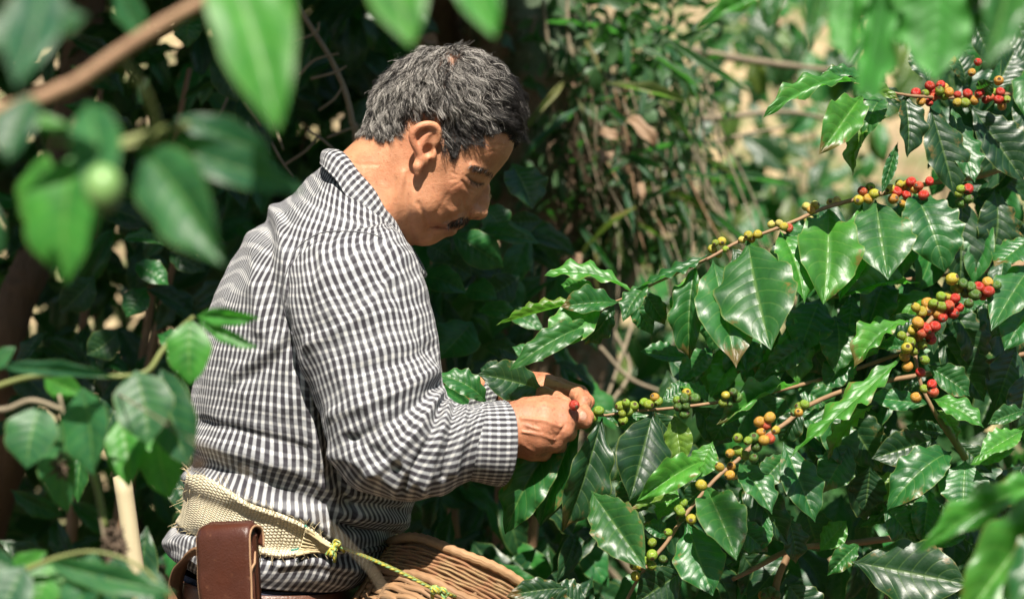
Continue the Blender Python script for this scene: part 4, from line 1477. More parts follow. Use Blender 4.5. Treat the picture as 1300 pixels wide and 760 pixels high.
    # inner lining so that no light leaks through the weave
    rows = [ring(rad(z) - .007, z) for z in np.linspace(0, -.33, 8)]
    me = mesh('lining', np.array(rows).reshape(-1, 3), grid_faces(NP, 8, True), np.zeros((8 * NP, 2))); me.materials.append(m)
    link('lining', me, None, root)
    V, F = [], []
    return C, e1, e2, ax, rad


BASKET = make_basket()


def make_rope():
    t = NT('twisted_rope')
    uv = t.n('TexCoord').outputs['UV']; sep = t.n('SeparateXYZ', i_0=uv)
    f = t.math('FRACT', t.math('ADD', t.math('MULTIPLY', sep.outputs[1], 95.0), t.math('MULTIPLY', sep.outputs[0], 2.0)))
    c = t.mix(t.step(f, .45, .58), (.42, .36, .03), (.16, .33, .12))
    c = t.mix(t.step(f, .86, .92), c, (.55, .50, .22))
    m = t.done(t.pbsdf(c, .6, t.bump(t.math('ABSOLUTE', t.math('SUBTRACT', t.math('FRACT', t.math('MULTIPLY', f, 2.0)), .5)), -.0012)))
    root = empty('rope', W(470, 710, -.2))
    tag(root, 'thin yellow and green rope tying the straw strap to the basket', 'rope')
    a = cast(424, 691, [BV_SHIRT]); y0 = a[0].y - .012
    C, e1, e2, ax, rad = BASKET
    P = [W(412, 692, y0), W(426, 692, y0 - .004), W(446, 699, y0 - .006), W(480, 713, -.222), W(515, 729, -.228), W(540, 742, -.226), W(552, 748, -.224)]
    P = catmull([tuple(p) for p in P], 60)
    link('cord', qmesh('cord', tube_geo(P, .0021, 8)), m, root)

    def knot(c, r, seed, name='knot'):
        rg = np.random.default_rng(seed); gs = []
        for k in range(3):
            q = np.linspace(0, 2 * math.pi, 16)
            n = rg.standard_normal(3); n /= np.linalg.norm(n); u = np.cross(n, (0, 0, 1)); u /= np.linalg.norm(u); v = np.cross(n, u)
            gs.append(tube_geo(np.array(c) + r * (np.cos(q)[:, None] * u + .8 * np.sin(q)[:, None] * v), .0018, 7))
        for k in range(2):
            d = rg.standard_normal(3); d[2] = -abs(d[2]) - .6; d /= np.linalg.norm(d)
            gs.append(tube_geo(np.array([np.array(c), np.array(c) + d * .008, np.array(c) + d * .015 + rg.standard_normal(3) * .003]), [.0026, .0026, .0020], 7))
        link(name, qmesh(name, merge(gs)), m, root)
    knot(W(552, 748, -.226), .0046, 3)
    knot(W(561, 750, -.226), .0045, 8)
    knot(W(428, 689, y0 - .006), .0044, 5)
    knot(W(424, 696, y0 - .005), .0038, 9)


make_rope()
# ------------------------------------------------------------------ ground, bank and far hillside
def soil_material():
    t = NT('soil'); ob = coord(t)
    n1 = t.noise(ob, 3, 6, .65); n2 = t.noise(ob, 28, 5, .6)
    c = t.mix(n1, (.045, .028, .016), (.15, .10, .06))
    c = t.mix(t.step(n2, .52, .68), c, (.19, .135, .075))
    return t.done(t.pbsdf(c, .95, t.bump(n2, .03)))


def hill_material():
    t = NT('dry_hillside'); ob = coord(t)
    n1 = t.noise(ob, 1.6, 6, .65); n2 = t.noise(ob, 7, 5, .65); n3 = t.noise(ob, 40, 3)
    c = t.mix(t.step(n1, .35, .65), (.13, .095, .05), (.40, .30, .165))
    c = t.mix(t.step(n2, .48, .58), c, (.07, .12, .03))
    c = t.mix(t.math('MULTIPLY', n3, .4), c, (.38, .28, .18))
    return t.done(t.pbsdf(c, .95, t.bump(n2, .08)))


def make_ground():
    n = 90
    a = np.sign(np.linspace(-1, 1, n)) * np.abs(np.linspace(-1, 1, n)) ** 3 * 250
    X, Y = np.meshgrid(a, a)
    Z = .03 * vnoise(np.stack([X, Y], -1), .5, 2) * np.exp(-(X ** 2 + Y ** 2) / 900) - .03
    me = mesh('ground', np.stack([X, Y, Z], -1).reshape(-1, 3), grid_faces(n, n)); me.materials.append(soil_material())
    tag(link('ground', me), 'bare brown soil under the coffee bushes', None, None, 'structure')
    # the slope behind: rises beyond the shrubs and closes the view
    nx, ny = 140, 70
    X, Y = np.meshgrid(np.linspace(-9, 12, nx), np.linspace(3.6, 14, ny))
    P2 = np.stack([X, Y], -1)
    Z = -.2 + (Y - 3.6) * .62 + .22 * vnoise(P2, .35, 5) + .10 * vnoise(P2, 1.1, 6) + .04 * vnoise(P2, 3.0, 8)
    me = mesh('hillside', np.stack([X, Y, Z], -1).reshape(-1, 3), grid_faces(nx, ny)); me.materials.append(hill_material())
    tag(link('hillside', me), 'sunlit dry slope behind the bushes at the right', None, None, 'structure')
    # dry grass tufts on the slope
    rg = np.random.default_rng(3); gs = []
    for _ in range(900):
        x = rg.uniform(-1.5, 4.5); y = rg.uniform(3.7, 7.5)
        z = -.2 + (y - 3.6) * .62
        for _ in range(3):
            d = np.array([rg.normal() * .5, rg.normal() * .5, 1.0]); l = rg.uniform(.10, .32)
            b = np.array([x + rg.normal() * .04, y, z - .05])
            gs.append((b, b + d * l * .6, b + d * l + np.array([rg.normal() * .08, 0, -.06])))
    V = []; F = []
    for a, b, c in gs:
        o = len(V); w = np.array([.006, 0, 0])
        V += [a - w, a + w, b + w, b - w, c]; F += [[o, o + 1, o + 2, o + 3], [o + 3, o + 2, o + 4]]
    me = mesh('dry_grass', V, F)
    t = NT('dry_grass'); me.materials.append(t.done(t.pbsdf(t.mix(t.noise(coord(t), 8, 2), (.36, .28, .13), (.52, .44, .24)), .8)))
    tag(link('dry_grass', me), 'dry straw-coloured grass on the sunlit slope', 'grass', None, 'stuff')


make_ground()

# ------------------------------------------------------------------ the coffee bush he is picking from
C_DARK, C_MID, C_BRI, C_YEL = (.010, .048, .018), (.017, .112, .026), (.052, .215, .028), (.095, .185, .024)  # leaf colours; shade within the bushes is partly put into the dark one
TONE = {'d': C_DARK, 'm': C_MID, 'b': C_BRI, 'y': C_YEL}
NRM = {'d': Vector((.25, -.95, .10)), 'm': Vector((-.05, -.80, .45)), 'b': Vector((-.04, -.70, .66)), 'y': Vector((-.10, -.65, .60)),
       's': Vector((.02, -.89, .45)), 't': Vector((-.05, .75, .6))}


def hero(parent, rows, grow=1.0):
    for i, r in enumerate(rows):
        bx, by, tx, ty, w, yb, yt, tone = r[:8]
        roll = r[8] if len(r) > 8 else rnd.uniform(-14, 14)
        v = r[9] if len(r) > 9 else rnd.randrange(8)
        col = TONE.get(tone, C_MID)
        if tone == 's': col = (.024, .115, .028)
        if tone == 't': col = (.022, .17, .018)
        if r[4] > 14 and ty > by: yt = yt - {'s': .54, 'b': .40, 'm': .2, 'y': .3}.get(tone, 0) * (ty - by) * PXM
        b, t = W(bx, by, yb), W(tx, ty, yt)
        t = b + (t - b) * (1 + (grow - 1) * .5)
        width = grow * w * K * (D0 + (yb + yt) / 2) * 1.12
        add_leaf(parent, HERO[v], b, t, width, NRM[tone] + Vector((rnd.uniform(-.12, .12), 0, rnd.uniform(-.12, .12))), vary(col), roll)
        # short petiole
    return


BCOL = {'g': (.155, .235, .020), 'y': (.36, .30, .030), 'o': (.42, .21, .030), 'R': (.42, .014, .014), 'r': (.40, .060, .028), 'w': (.42, .36, .09), 'd': (.045, .115, .018)}


def berry_geo():
    bm = bmesh.new()
    bmesh.ops.create_uvsphere(bm, u_segments=14, v_segments=9, radius=1.0)
    for v in bm.verts:
        z = v.co.z
        v.co.z *= 1.13
        if z > .93: v.co.z -= .10 * (z - .93) / .07
        if z < -.9: v.co.z += .05
        v.co.x *= 1.02 - .05 * z
        v.co.y *= 1.0 - .05 * z
    me = bpy.data.meshes.new('berry'); bm.to_mesh(me); bm.free()
    me.polygons.foreach_set('use_smooth', np.ones(len(me.polygons), bool))
    me.materials.append(M_BERRY)
    # navel of the cherry as a small dark disc standing proud of the tip
    return me


BERRY = berry_geo()
tn = NT('cherry_navel'); M_NAVEL = tn.done(tn.pbsdf((.10, .06, .03), .8))
STALKS = []


def berries(parent, lst, sx, ox, oy, y, rpx=6.6, jit=.008, axis=None):
    """lst of (zoomed x, zoomed y, colour) with the crop's scale and origin"""
    for (zx, zy, c) in lst:
        px, py = ox + zx / sx, oy + zy / sx
        d = y + rnd.uniform(-jit, jit)
        p = W(px, py, d)
        r = rpx * K * (D0 + d) * rnd.uniform(.78, 1.06)
        q = Vector((rnd.uniform(-1, 1), rnd.uniform(-1, .2), rnd.uniform(-.9, .6))).to_track_quat('Z', 'Y').to_matrix().to_4x4()
        o = link('berry', BERRY, None, parent, Matrix.Translation(p) @ q @ Matrix.Diagonal((r, r, r, 1)))
        col = BCOL[c]
        f = rnd.uniform(.82, 1.18)
        o.color = (col[0] * f * rnd.uniform(.9, 1.1), col[1] * f * rnd.uniform(.9, 1.1), col[2] * f, 1)


def stub_ring(parent, pts, name='nodes'):
    pass


def make_coffee():
    root = empty('coffee_bush', (.86, .18, 0))
    tag(root, 'glossy coffee bush with ripening cherries that the man is picking', 'coffee bush')
    tr = add_tube('trunk', [(.86, .18, -.05), (.84, .20, .45), (.80, .18, .95), (.79, .14, 1.4), (.80, .16, 1.95)], [.03, .026, .022, .018, .012], M_TWIG, root, 40, 10)
    # A : long upper branch
    A = add_tube('branch', px_path([(1330, 190, .12), (1250, 222, .08), (1190, 231, .05), (1150, 240, .03), (1100, 250, .01), (1050, 263, -.01), (1010, 280, -.03), (975, 294, -.04), (935, 308, -.05), (905, 325, -.06),
                                   (880, 337, -.06), (850, 351, -.065), (820, 365, -.07), (795, 377, -.075), (768, 387, -.08)]), [0.0036, 0.0030, 0.0024, 0.0020, 0.0016, 0.0011], M_TWIG, root, 70, 9, .07)
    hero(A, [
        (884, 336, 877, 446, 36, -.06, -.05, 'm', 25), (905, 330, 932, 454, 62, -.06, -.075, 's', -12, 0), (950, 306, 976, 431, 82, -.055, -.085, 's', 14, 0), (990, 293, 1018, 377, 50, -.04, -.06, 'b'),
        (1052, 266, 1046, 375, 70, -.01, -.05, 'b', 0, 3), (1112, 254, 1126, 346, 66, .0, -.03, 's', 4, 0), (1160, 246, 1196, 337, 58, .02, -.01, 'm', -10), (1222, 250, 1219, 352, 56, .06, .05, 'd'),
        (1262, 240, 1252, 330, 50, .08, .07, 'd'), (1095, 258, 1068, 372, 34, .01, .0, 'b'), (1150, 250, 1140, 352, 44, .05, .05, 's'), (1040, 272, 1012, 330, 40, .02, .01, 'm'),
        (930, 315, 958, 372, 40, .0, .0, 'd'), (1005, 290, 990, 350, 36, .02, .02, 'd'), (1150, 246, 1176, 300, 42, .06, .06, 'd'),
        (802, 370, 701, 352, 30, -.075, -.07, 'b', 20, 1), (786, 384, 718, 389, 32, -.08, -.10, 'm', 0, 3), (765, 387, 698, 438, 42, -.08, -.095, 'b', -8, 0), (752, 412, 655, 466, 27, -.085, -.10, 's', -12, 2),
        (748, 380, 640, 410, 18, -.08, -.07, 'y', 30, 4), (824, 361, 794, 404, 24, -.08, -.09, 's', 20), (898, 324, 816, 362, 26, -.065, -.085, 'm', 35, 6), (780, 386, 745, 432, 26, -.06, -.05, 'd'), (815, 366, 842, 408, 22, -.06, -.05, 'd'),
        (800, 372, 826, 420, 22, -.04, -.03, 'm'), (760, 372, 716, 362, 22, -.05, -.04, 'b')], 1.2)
    berries(A, [(270, 405, 'r'), (290, 395, 'g'), (300, 412, 'y'), (285, 425, 'o'), (260, 428, 'y'), (340, 400, 'y'), (357, 407, 'R'), (365, 387, 'y'), (377, 390, 'y'), (393, 382, 'R'), (382, 415, 'R'), (403, 400, 'o'),
                (348, 425, 'o'), (373, 437, 'o'), (425, 415, 'R'), (440, 380, 'R'), (412, 392, 'r'), (148, 440, 'w'), (128, 445, 'w'), (205, 430, 'w'), (190, 434, 'w'), (135, 480, 'w'), (40, 490, 'w'), (78, 498, 'r'), (55, 492, 'y'), (520, 400, 'g'),
                (7, 515, 'w'), (538, 400, 'R'), (515, 412, 'g'), (520, 435, 'd'), (540, 425, 'd')], 2.0, 960, 40, .0)
    berries(A, [(345, 320, 'y'), (315, 345, 'y'), (335, 362, 'y'), (357, 345, 'g'), (325, 325, 'g'), (430, 300, 'y'), (460, 297, 'y'), (410, 315, 'w'), (440, 312, 'o'), (505, 265, 'w'), (545, 272, 'y'), (560, 278, 'r'), (530, 262, 'w'), (645, 205, 'y'), (617, 208, 'w'), (632, 220, 'o')],
            2.532, 780, 180, -.055, 5.6)
    # leaves hanging below A, further in
    Bc = add_tube('branch', px_path([(1340, 330, .16), (1240, 345, .12), (1150, 355, .09), (1060, 375, .06), (980, 405, .04), (900, 440, .02), (872, 452, .02)]), [0.0029, 0.0024, 0.0020, 0.0010], M_TWIG, root, 40, 9, .07)
    hero(Bc, [(1020, 382, 1030, 446, 46, .05, .03, 'b'), (955, 410, 948, 468, 32, .03, .01, 's'), (905, 440, 866, 482, 26, .02, .0, 's'), (988, 416, 984, 482, 20, .03, .02, 'y'), (874, 454, 819, 447, 23, .02, .0, 'm'),
              (1168, 360, 1068, 376, 27, .0, -.03, 'b', 8, 3), (1042, 378, 1018, 442, 46, .04, .02, 's'), (1082, 372, 1077, 424, 22, .04, .03, 's'), (925, 436, 900, 492, 30, .03, .02, 'b'), (980, 410, 962, 470, 34, .05, .05, 'b'),
              (1110, 370, 1128, 430, 40, .07, .06, 'd'), (1000, 400, 1046, 470, 36, .08, .08, 'd'), (1065, 385, 1092, 450, 44, .09, .09, 'd'), (940, 425, 972, 500, 36, .08, .09, 'm'), (890, 450, 925, 510, 30, .06, .06, 'm'), (1180, 360, 1205, 425, 46, .10, .10, 'd'),
              (905, 445, 868, 500, 28, .05, .05, 's'), (1020, 400, 1000, 470, 36, .10, .10, 's')], 1.25)
    # D : upper cluster
    D = add_tube('branch', px_path([(1345, 100, .20), (1290, 118, .12), (1220, 124, .05), (1160, 122, .0), (1120, 115, -.03), (1085, 106, -.05)]), [0.0032, 0.0025, 0.0019, 0.0012], M_TWIG, root, 40, 9, .07)
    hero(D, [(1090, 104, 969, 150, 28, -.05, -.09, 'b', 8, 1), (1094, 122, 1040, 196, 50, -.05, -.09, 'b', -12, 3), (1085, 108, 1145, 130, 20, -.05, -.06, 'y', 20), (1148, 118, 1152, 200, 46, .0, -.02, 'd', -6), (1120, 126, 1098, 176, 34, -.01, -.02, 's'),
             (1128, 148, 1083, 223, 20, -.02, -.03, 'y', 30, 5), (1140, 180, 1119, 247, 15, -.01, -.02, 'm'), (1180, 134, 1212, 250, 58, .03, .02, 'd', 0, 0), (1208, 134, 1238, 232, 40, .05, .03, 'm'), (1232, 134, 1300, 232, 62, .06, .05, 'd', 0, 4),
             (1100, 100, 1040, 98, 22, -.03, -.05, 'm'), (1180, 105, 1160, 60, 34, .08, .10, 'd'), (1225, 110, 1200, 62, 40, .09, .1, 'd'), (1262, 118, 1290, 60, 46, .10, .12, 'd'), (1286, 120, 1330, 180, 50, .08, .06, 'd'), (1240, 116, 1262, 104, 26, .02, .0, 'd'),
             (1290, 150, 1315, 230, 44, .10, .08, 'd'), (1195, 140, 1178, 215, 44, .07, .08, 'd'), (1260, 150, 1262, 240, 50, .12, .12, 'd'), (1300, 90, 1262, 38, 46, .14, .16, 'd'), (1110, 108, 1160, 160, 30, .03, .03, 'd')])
    berries(D, [(770, 450, 'R'), (795, 490, 'o'), (815, 450, 'g'), (838, 415, 'R'), (850, 440, 'R'), (835, 495, 'R'), (890, 410, 'R'), (885, 440, 'g'), (910, 465, 'g'), (930, 445, 'o'), (972, 457, 'R'), (1020, 453, 'R'), (970, 495, 'y'), (1008, 497, 'g'),
                (1050, 485, 'o'), (1075, 450, 'R'), (1095, 440, 'R'), (1107, 480, 'R'), (1143, 445, 'g'), (1178, 445, 'R'), (1170, 480, 'R'), (1210, 480, 'g'), (1185, 510, 'o'), (1170, 390, 'o'), (940, 290, 'o'), (1070, 300, 'R'), (1040, 350, 'o'), (905, 425, 'o'), (1130, 470, 'r'), (855, 470, 'r')], 3.8, 960, 0, .02, 6.2)
    # E : heavy cluster at the right
    E = add_tube('branch', px_path([(1345, 350, .06), (1270, 358, .02), (1215, 375, -.02), (1182, 405, -.04), (1164, 435, -.05), (1163, 460, -.06), (1170, 490, -.06), (1182, 515, -.06), (1200, 545, -.05), (1226, 582, -.04)]), [0.0036, 0.0030, 0.0029, 0.0024, 0.0026, 0.0030], M_TWIG, root, 50, 9, .07)
    berries(E, [(498, 628, 'y'), (525, 640, 'd'), (545, 648, 'd'), (565, 650, 'R'), (588, 637, 'o'), (590, 660, 'R'), (610, 645, 'd'), (487, 672, 'y'), (505, 677, 'R'), (490, 695, 'r'), (515, 700, 'R'), (470, 697, 'g'), (405, 700, 'y'), (435, 690, 'o'), (440, 708, 'o'), (475, 722, 'R'),
                (455, 745, 'R'), (430, 752, 'R'), (420, 712, 'y'), (450, 690, 'g'), (500, 715, 'R'), (415, 745, 'y'), (400, 755, 'y'), (575, 670, 'R'), (555, 668, 'd'), (470, 672, 'g'), (510, 650, 'g'), (532, 665, 'd'), (540, 690, 'd'), (480, 705, 'r'), (462, 715, 'o')], 2.0, 960, 40, -.075, 7.6)
    berries(E, [(560, 20, 'o'), (583, 37, 'R'), (605, 30, 'R'), (625, 8, 'R'), (595, 65, 'R'), (545, 40, 'y'), (517, 55, 'g'), (538, 72, 'g'), (572, 78, 'g'), (548, 95, 'g'), (525, 110, 'o'), (578, 120, 'g'), (532, 137, 'o'), (567, 153, 'R'), (597, 185, 'R'), (577, 197, 'g'), (600, 205, 'r'), (555, 220, 'o'), (570, 48, 'r'),
                (530, 88, 'y'), (560, 60, 'o'), (588, 50, 'R')], 2.11, 900, 400, -.09, 7.2)
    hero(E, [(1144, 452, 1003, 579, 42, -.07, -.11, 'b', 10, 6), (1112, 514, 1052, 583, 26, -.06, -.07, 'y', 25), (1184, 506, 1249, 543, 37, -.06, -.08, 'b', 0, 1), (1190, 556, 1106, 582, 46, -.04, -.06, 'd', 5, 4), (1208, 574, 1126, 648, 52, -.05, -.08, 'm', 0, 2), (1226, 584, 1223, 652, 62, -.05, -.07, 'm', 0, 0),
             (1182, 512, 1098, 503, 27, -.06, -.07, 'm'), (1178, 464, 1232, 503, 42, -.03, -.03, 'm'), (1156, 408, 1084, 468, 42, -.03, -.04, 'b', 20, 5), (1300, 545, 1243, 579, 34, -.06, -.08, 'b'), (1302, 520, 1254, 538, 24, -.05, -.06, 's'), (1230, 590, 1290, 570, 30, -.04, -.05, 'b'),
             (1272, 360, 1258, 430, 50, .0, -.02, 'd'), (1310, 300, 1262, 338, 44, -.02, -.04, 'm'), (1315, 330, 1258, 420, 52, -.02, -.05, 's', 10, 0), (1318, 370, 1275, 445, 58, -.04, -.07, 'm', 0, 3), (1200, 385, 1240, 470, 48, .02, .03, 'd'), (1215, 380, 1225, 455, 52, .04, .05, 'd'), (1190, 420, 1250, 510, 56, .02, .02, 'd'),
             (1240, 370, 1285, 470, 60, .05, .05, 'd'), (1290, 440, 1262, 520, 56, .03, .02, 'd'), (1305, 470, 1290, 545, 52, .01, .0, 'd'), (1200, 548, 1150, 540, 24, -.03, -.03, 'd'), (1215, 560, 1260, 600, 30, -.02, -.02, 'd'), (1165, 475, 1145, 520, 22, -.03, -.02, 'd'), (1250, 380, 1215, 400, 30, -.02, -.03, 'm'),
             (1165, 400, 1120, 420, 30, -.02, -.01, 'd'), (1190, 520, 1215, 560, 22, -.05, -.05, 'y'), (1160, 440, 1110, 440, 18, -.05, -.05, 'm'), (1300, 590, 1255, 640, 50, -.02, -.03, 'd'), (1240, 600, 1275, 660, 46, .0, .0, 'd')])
    # F : the branch in his hands
    Fb = add_tube('branch', px_path([(1340, 395, .12), (1200, 430, .08), (1080, 470, .03), (1010, 490, -.03), (950, 503, -.07), (900, 512, -.09), (850, 518, -.105), (800, 522, -.115), (765, 527, -.12), (742, 523, -.125), (725, 519, -.12)]), [0.0030, 0.0026, 0.0020, 0.0016, 0.0012], M_TWIG, root, 60, 9, .07)
    hero(Fb, [(829, 522, 799, 636, 74, -.12, -.16, 'd', -6, 0), (856, 524, 866, 592, 36, -.10, -.10, 'y', 20), (764, 530, 714, 675, 64, -.12, -.13, 'd', 0, 3), (738, 536, 686, 668, 46, -.12, -.10, 'm', 12, 1), (722, 540, 641, 678, 58, -.115, -.11, 'm', -4, 2),
              (1014, 487, 909, 539, 25, -.05, -.10, 'b', 10, 3), (960, 520, 914, 543, 16, -.08, -.09, 'b', 20), (800, 521, 838, 560, 26, -.10, -.09, 'm'), (840, 510, 880, 488, 26, -.08, -.06, 'm'), (900, 512, 860, 490, 24, -.07, -.06, 'b'), (760, 524, 806, 545, 22, -.11, -.10, 'm'),
              (960, 500, 1000, 540, 40, -.02, .0, 'm'), (930, 508, 905, 560, 40, -.05, -.04, 'm'), (1010, 490, 1060, 520, 36, -.01, .0, 'm'), (1060, 476, 1040, 520, 34, .0, .02, 'd'), (880, 515, 930, 560, 42, -.04, -.03, 'd'), (830, 522, 870, 570, 36, -.08, -.06, 'd'), (1100, 465, 1120, 530, 44, .05, .05, 'd')])
    berries(Fb, [(355, 155, 'g'), (335, 175, 'g'), (425, 140, 'g'), (443, 130, 'g'), (467, 140, 'g'), (430, 162, 'g'), (433, 185, 'g'), (515, 135, 'g'), (545, 125, 'g'), (535, 112, 'o'), (607, 120, 'g'), (637, 97, 'y'), (612, 140, 'd'), (630, 115, 'd'), (663, 115, 'd'), (635, 140, 'd'), (630, 165, 'd'), (763, 105, 'y'),
                 (787, 95, 'd'), (775, 130, 'd'), (800, 112, 'd'), (755, 130, 'g'), (450, 158, 'g'), (500, 128, 'g')], 2.532, 620, 460, -.125, 6.6, .006)
    berries(Fb, [(612, 305, 'R')], 3.62, 560, 430, -.186, 6.6, .0)
    # G : diagonal branch below
    G = add_tube('branch', px_path([(1345, 440, .08), (1200, 470, .04), (1090, 490, -.01), (1025, 515, -.05), (1000, 535, -.07), (960, 562, -.10), (935, 585, -.11), (910, 606, -.12), (885, 634, -.13), (865, 660, -.14), (845, 690, -.145), (820, 720, -.15), (800, 752, -.155), (785, 790, -.16)]), [0.0033, 0.0029, 0.0024, 0.0022, 0.0019], M_TWIG, root, 60, 9, .07)
    hero(G, [(896, 618, 935, 711, 64, -.13, -.17, 's', 6, 3), (873, 664, 905, 756, 62, -.14, -.17, 'm', 0, 0), (938, 588, 980, 653, 46, -.11, -.13, 's', -10, 1), (994, 560, 1035, 663, 52, -.08, -.09, 'm', -10, 0), (975, 650, 950, 705, 42, -.08, -.08, 'm'), (848, 684, 816, 664, 24, -.14, -.14, 'm'),
             (894, 584, 808, 636, 42, -.12, -.15, 'b', -20, 5), (866, 628, 798, 648, 22, -.13, -.15, 'y', 10), (750, 622, 820, 722, 62, -.155, -.18, 's', 10, 4), (868, 724, 806, 766, 56, -.14, -.15, 'd'), (1020, 520, 990, 560, 34, -.06, -.05, 'd'), (1010, 525, 1060, 560, 40, -.03, -.02, 'm'), (905, 610, 868, 640, 30, -.10, -.09, 'd'),
             (830, 705, 860, 750, 34, -.12, -.12, 'd'), (960, 562, 930, 610, 36, -.08, -.07, 'd'), (845, 690, 820, 780, 46, -.10, -.10, 'd'), (1040, 510, 1080, 600, 50, -.02, -.03, 'm'), (1060, 505, 1120, 600, 56, .0, .0, 'd'), (940, 600, 1000, 690, 50, -.06, -.07, 'd'), (820, 600, 790, 650, 50, -.09, -.09, 'd'),
             (970, 600, 945, 660, 40, -.05, -.05, 'm'), (720, 745, 642, 756, 30, -.18, -.20, 'd', 20), (716, 790, 690, 735, 40, -.16, -.17, 'd'), (745, 770, 700, 745, 44, -.14, -.15, 'd')])
    berries(G, [(425, 205, 'g'), (460, 215, 'g'), (480, 205, 'd'), (490, 235, 'd'), (398, 258, 'o'), (425, 250, 'g'), (450, 265, 'g'), (480, 275, 'd'), (362, 305, 'y'), (402, 303, 'o'), (397, 333, 'o'), (300, 368, 'y'), (505, 185, 'o'), (523, 160, 'r'), (535, 135, 'o'), (555, 178, 'y'), (535, 208, 'r'), (515, 213, 'o'), (640, 100, 'g'),
                (655, 90, 'g'), (620, 118, 'd'), (635, 118, 'o'), (238, 428, 'g'), (230, 460, 'g'), (265, 485, 'y'), (228, 480, 'd'), (185, 530, 'g'), (130, 565, 'g'), (130, 608, 'g'), (103, 628, 'g'), (90, 645, 'y'), (68, 645, 'y'), (128, 643, 'g'), (72, 680, 'y'), (168, 622, 'd'), (500, 150, 'o'), (222, 450, 'g')], 2.714, 780, 480, -.165, 6.8)
    # lower interior: leaves in the bush's own shade, and bare brown wood
    H = add_tube('branch', px_path([(1345, 640, .20), (1200, 672, .13), (1090, 688, .05), (1010, 696, .0), (960, 720, -.02), (930, 735, -.03)]), [0.0047, 0.0042, 0.0036, 0.0026], M_TWIG, root, 40, 9, .07)
    hero(H, [(1082, 712, 1232, 742, 82, -.05, -.09, 'd', -10, 0), (1090, 690, 1050, 730, 30, -.02, -.03, 'm'), (1150, 680, 1200, 640, 44, .03, .04, 'd'), (1000, 690, 970, 640, 46, .03, .05, 'd'), (1060, 620, 1050, 585, 40, -.02, -.03, 's'), (1105, 590, 1098, 650, 44, -.02, -.01, 'd'),
             (1070, 600, 1120, 650, 50, .0, .02, 'd'), (1090, 670, 1150, 660, 20, .02, .02, 's'), (1140, 660, 1170, 640, 18, .02, .02, 's'), (1020, 640, 1040, 700, 50, .06, .06, 'd'), (940, 700, 985, 760, 56, .04, .05, 'd'), (900, 690, 950, 740, 50, .06, .06, 'd'), (1230, 690, 1290, 740, 60, .03, .02, 'd'), (1170, 690, 1230, 680, 24, .0, -.01, 's'),
             (1200, 650, 1260, 690, 46, .06, .06, 'd'), (1120, 740, 1170, 770, 40, -.03, -.03, 'm'), (1000, 740, 1040, 790, 50, .0, .0, 'd'), (1190, 740, 1240, 770, 40, .02, .02, 'd')])
    add_tube('branch', px_path([(1120, 790, .0), (1128, 755, -.01), (1136, 735, -.01), (1150, 700, .02), (1180, 640, .06)]), [.006, .005, .0045, .004], M_TANTWIG, root, 20)
    add_tube('branch', px_path([(990, 790, .02), (985, 745, .02), (1000, 705, .02), (1008, 690, .02)]), [.005, .0045, .004], M_TWIG, root, 16)
    add_tube('branch', px_path([(1226, 582, -.04), (1205, 548, -.05), (1190, 527, -.055)]), [.0044, .0042, .004], M_GREENTWIG, root, 12)
    berries(H, [(520, 750, 'd'), (540, 735, 'd'), (520, 735, 'd'), (512, 748, 'o'), (560, 745, 'd')], 2.714, 780, 480, .0, 6.6)
    hero(Bc, [(960, 420, 925, 478, 38, .02, .02, 's'), (1000, 412, 1012, 482, 40, .01, .01, 'b'), (1060, 400, 1060, 468, 42, .02, .02, 's'), (1105, 398, 1085, 455, 38, .02, .02, 'b'), (1030, 430, 975, 470, 28, .0, .0, 's'), (940, 450, 905, 500, 28, .0, .0, 'b'), (1125, 350, 1100, 420, 44, .04, .04, 's'),
              (1000, 455, 960, 490, 26, -.01, -.01, 'm'), (1085, 440, 1050, 490, 34, .0, .0, 'm'), (930, 380, 905, 440, 38, .02, .02, 'm'), (1180, 370, 1150, 420, 38, .02, .02, 'b'), (875, 350, 862, 420, 30, -.02, -.02, 'b')], 1.2)
    hero(G, [(770, 600, 735, 650, 40, -.11, -.12, 'd'), (905, 560, 880, 610, 38, -.09, -.09, 'b', 10), (1000, 575, 960, 620, 34, -.08, -.09, 's'), (1080, 560, 1045, 625, 44, -.04, -.05, 'm'), (930, 660, 975, 700, 36, -.09, -.09, 'm'), (1000, 655, 1010, 715, 40, -.03, -.03, 'd'),
             (1120, 640, 1160, 690, 44, -.01, .0, 'm'), (1180, 620, 1170, 690, 44, .0, .0, 'm'), (860, 620, 835, 660, 30, -.10, -.11, 'b', 15), (1150, 600, 1110, 640, 36, .0, .0, 'y'), (1040, 700, 1075, 660, 30, .0, .0, 'b')])
    # the mass of leaves deeper inside
    box = [((840, 1320), (470, 780), (.04, .45), 110), ((1000, 1330), (300, 520), (.06, .40), 80), ((1180, 1340), (20, 320), (.10, .45), 50), ((700, 900), (600, 790), (.02, .40), 34)]
    for bx, by, bd, n in box:
        for _ in range(n):
            px = rnd.uniform(*bx); py = rnd.uniform(*by); d = rnd.uniform(*bd)
            a = rnd.uniform(-1.1, 1.1); L = rnd.uniform(65, 110) * (D0) / (D0 + d)
            b = W(px, py - L / 2, d); t = W(px + L * math.sin(a), py - L / 2 + L * math.cos(a), d + rnd.uniform(-.06, .02))
            add_leaf(root, FILL[rnd.randrange(5)], b, t, (t - b).length * rnd.uniform(.42, .52), Vector((rnd.uniform(-.6, .4), -.7, rnd.uniform(.1, .9))), vary(rnd.choice((C_DARK, C_DARK, C_MID)), .25))
    return root


make_coffee()


# ------------------------------------------------------------------ the near shrubs, out of focus
OV_L, OV_D, OV_M = (.048, .215, .034), (.017, .085, .045), (.028, .125, .050)


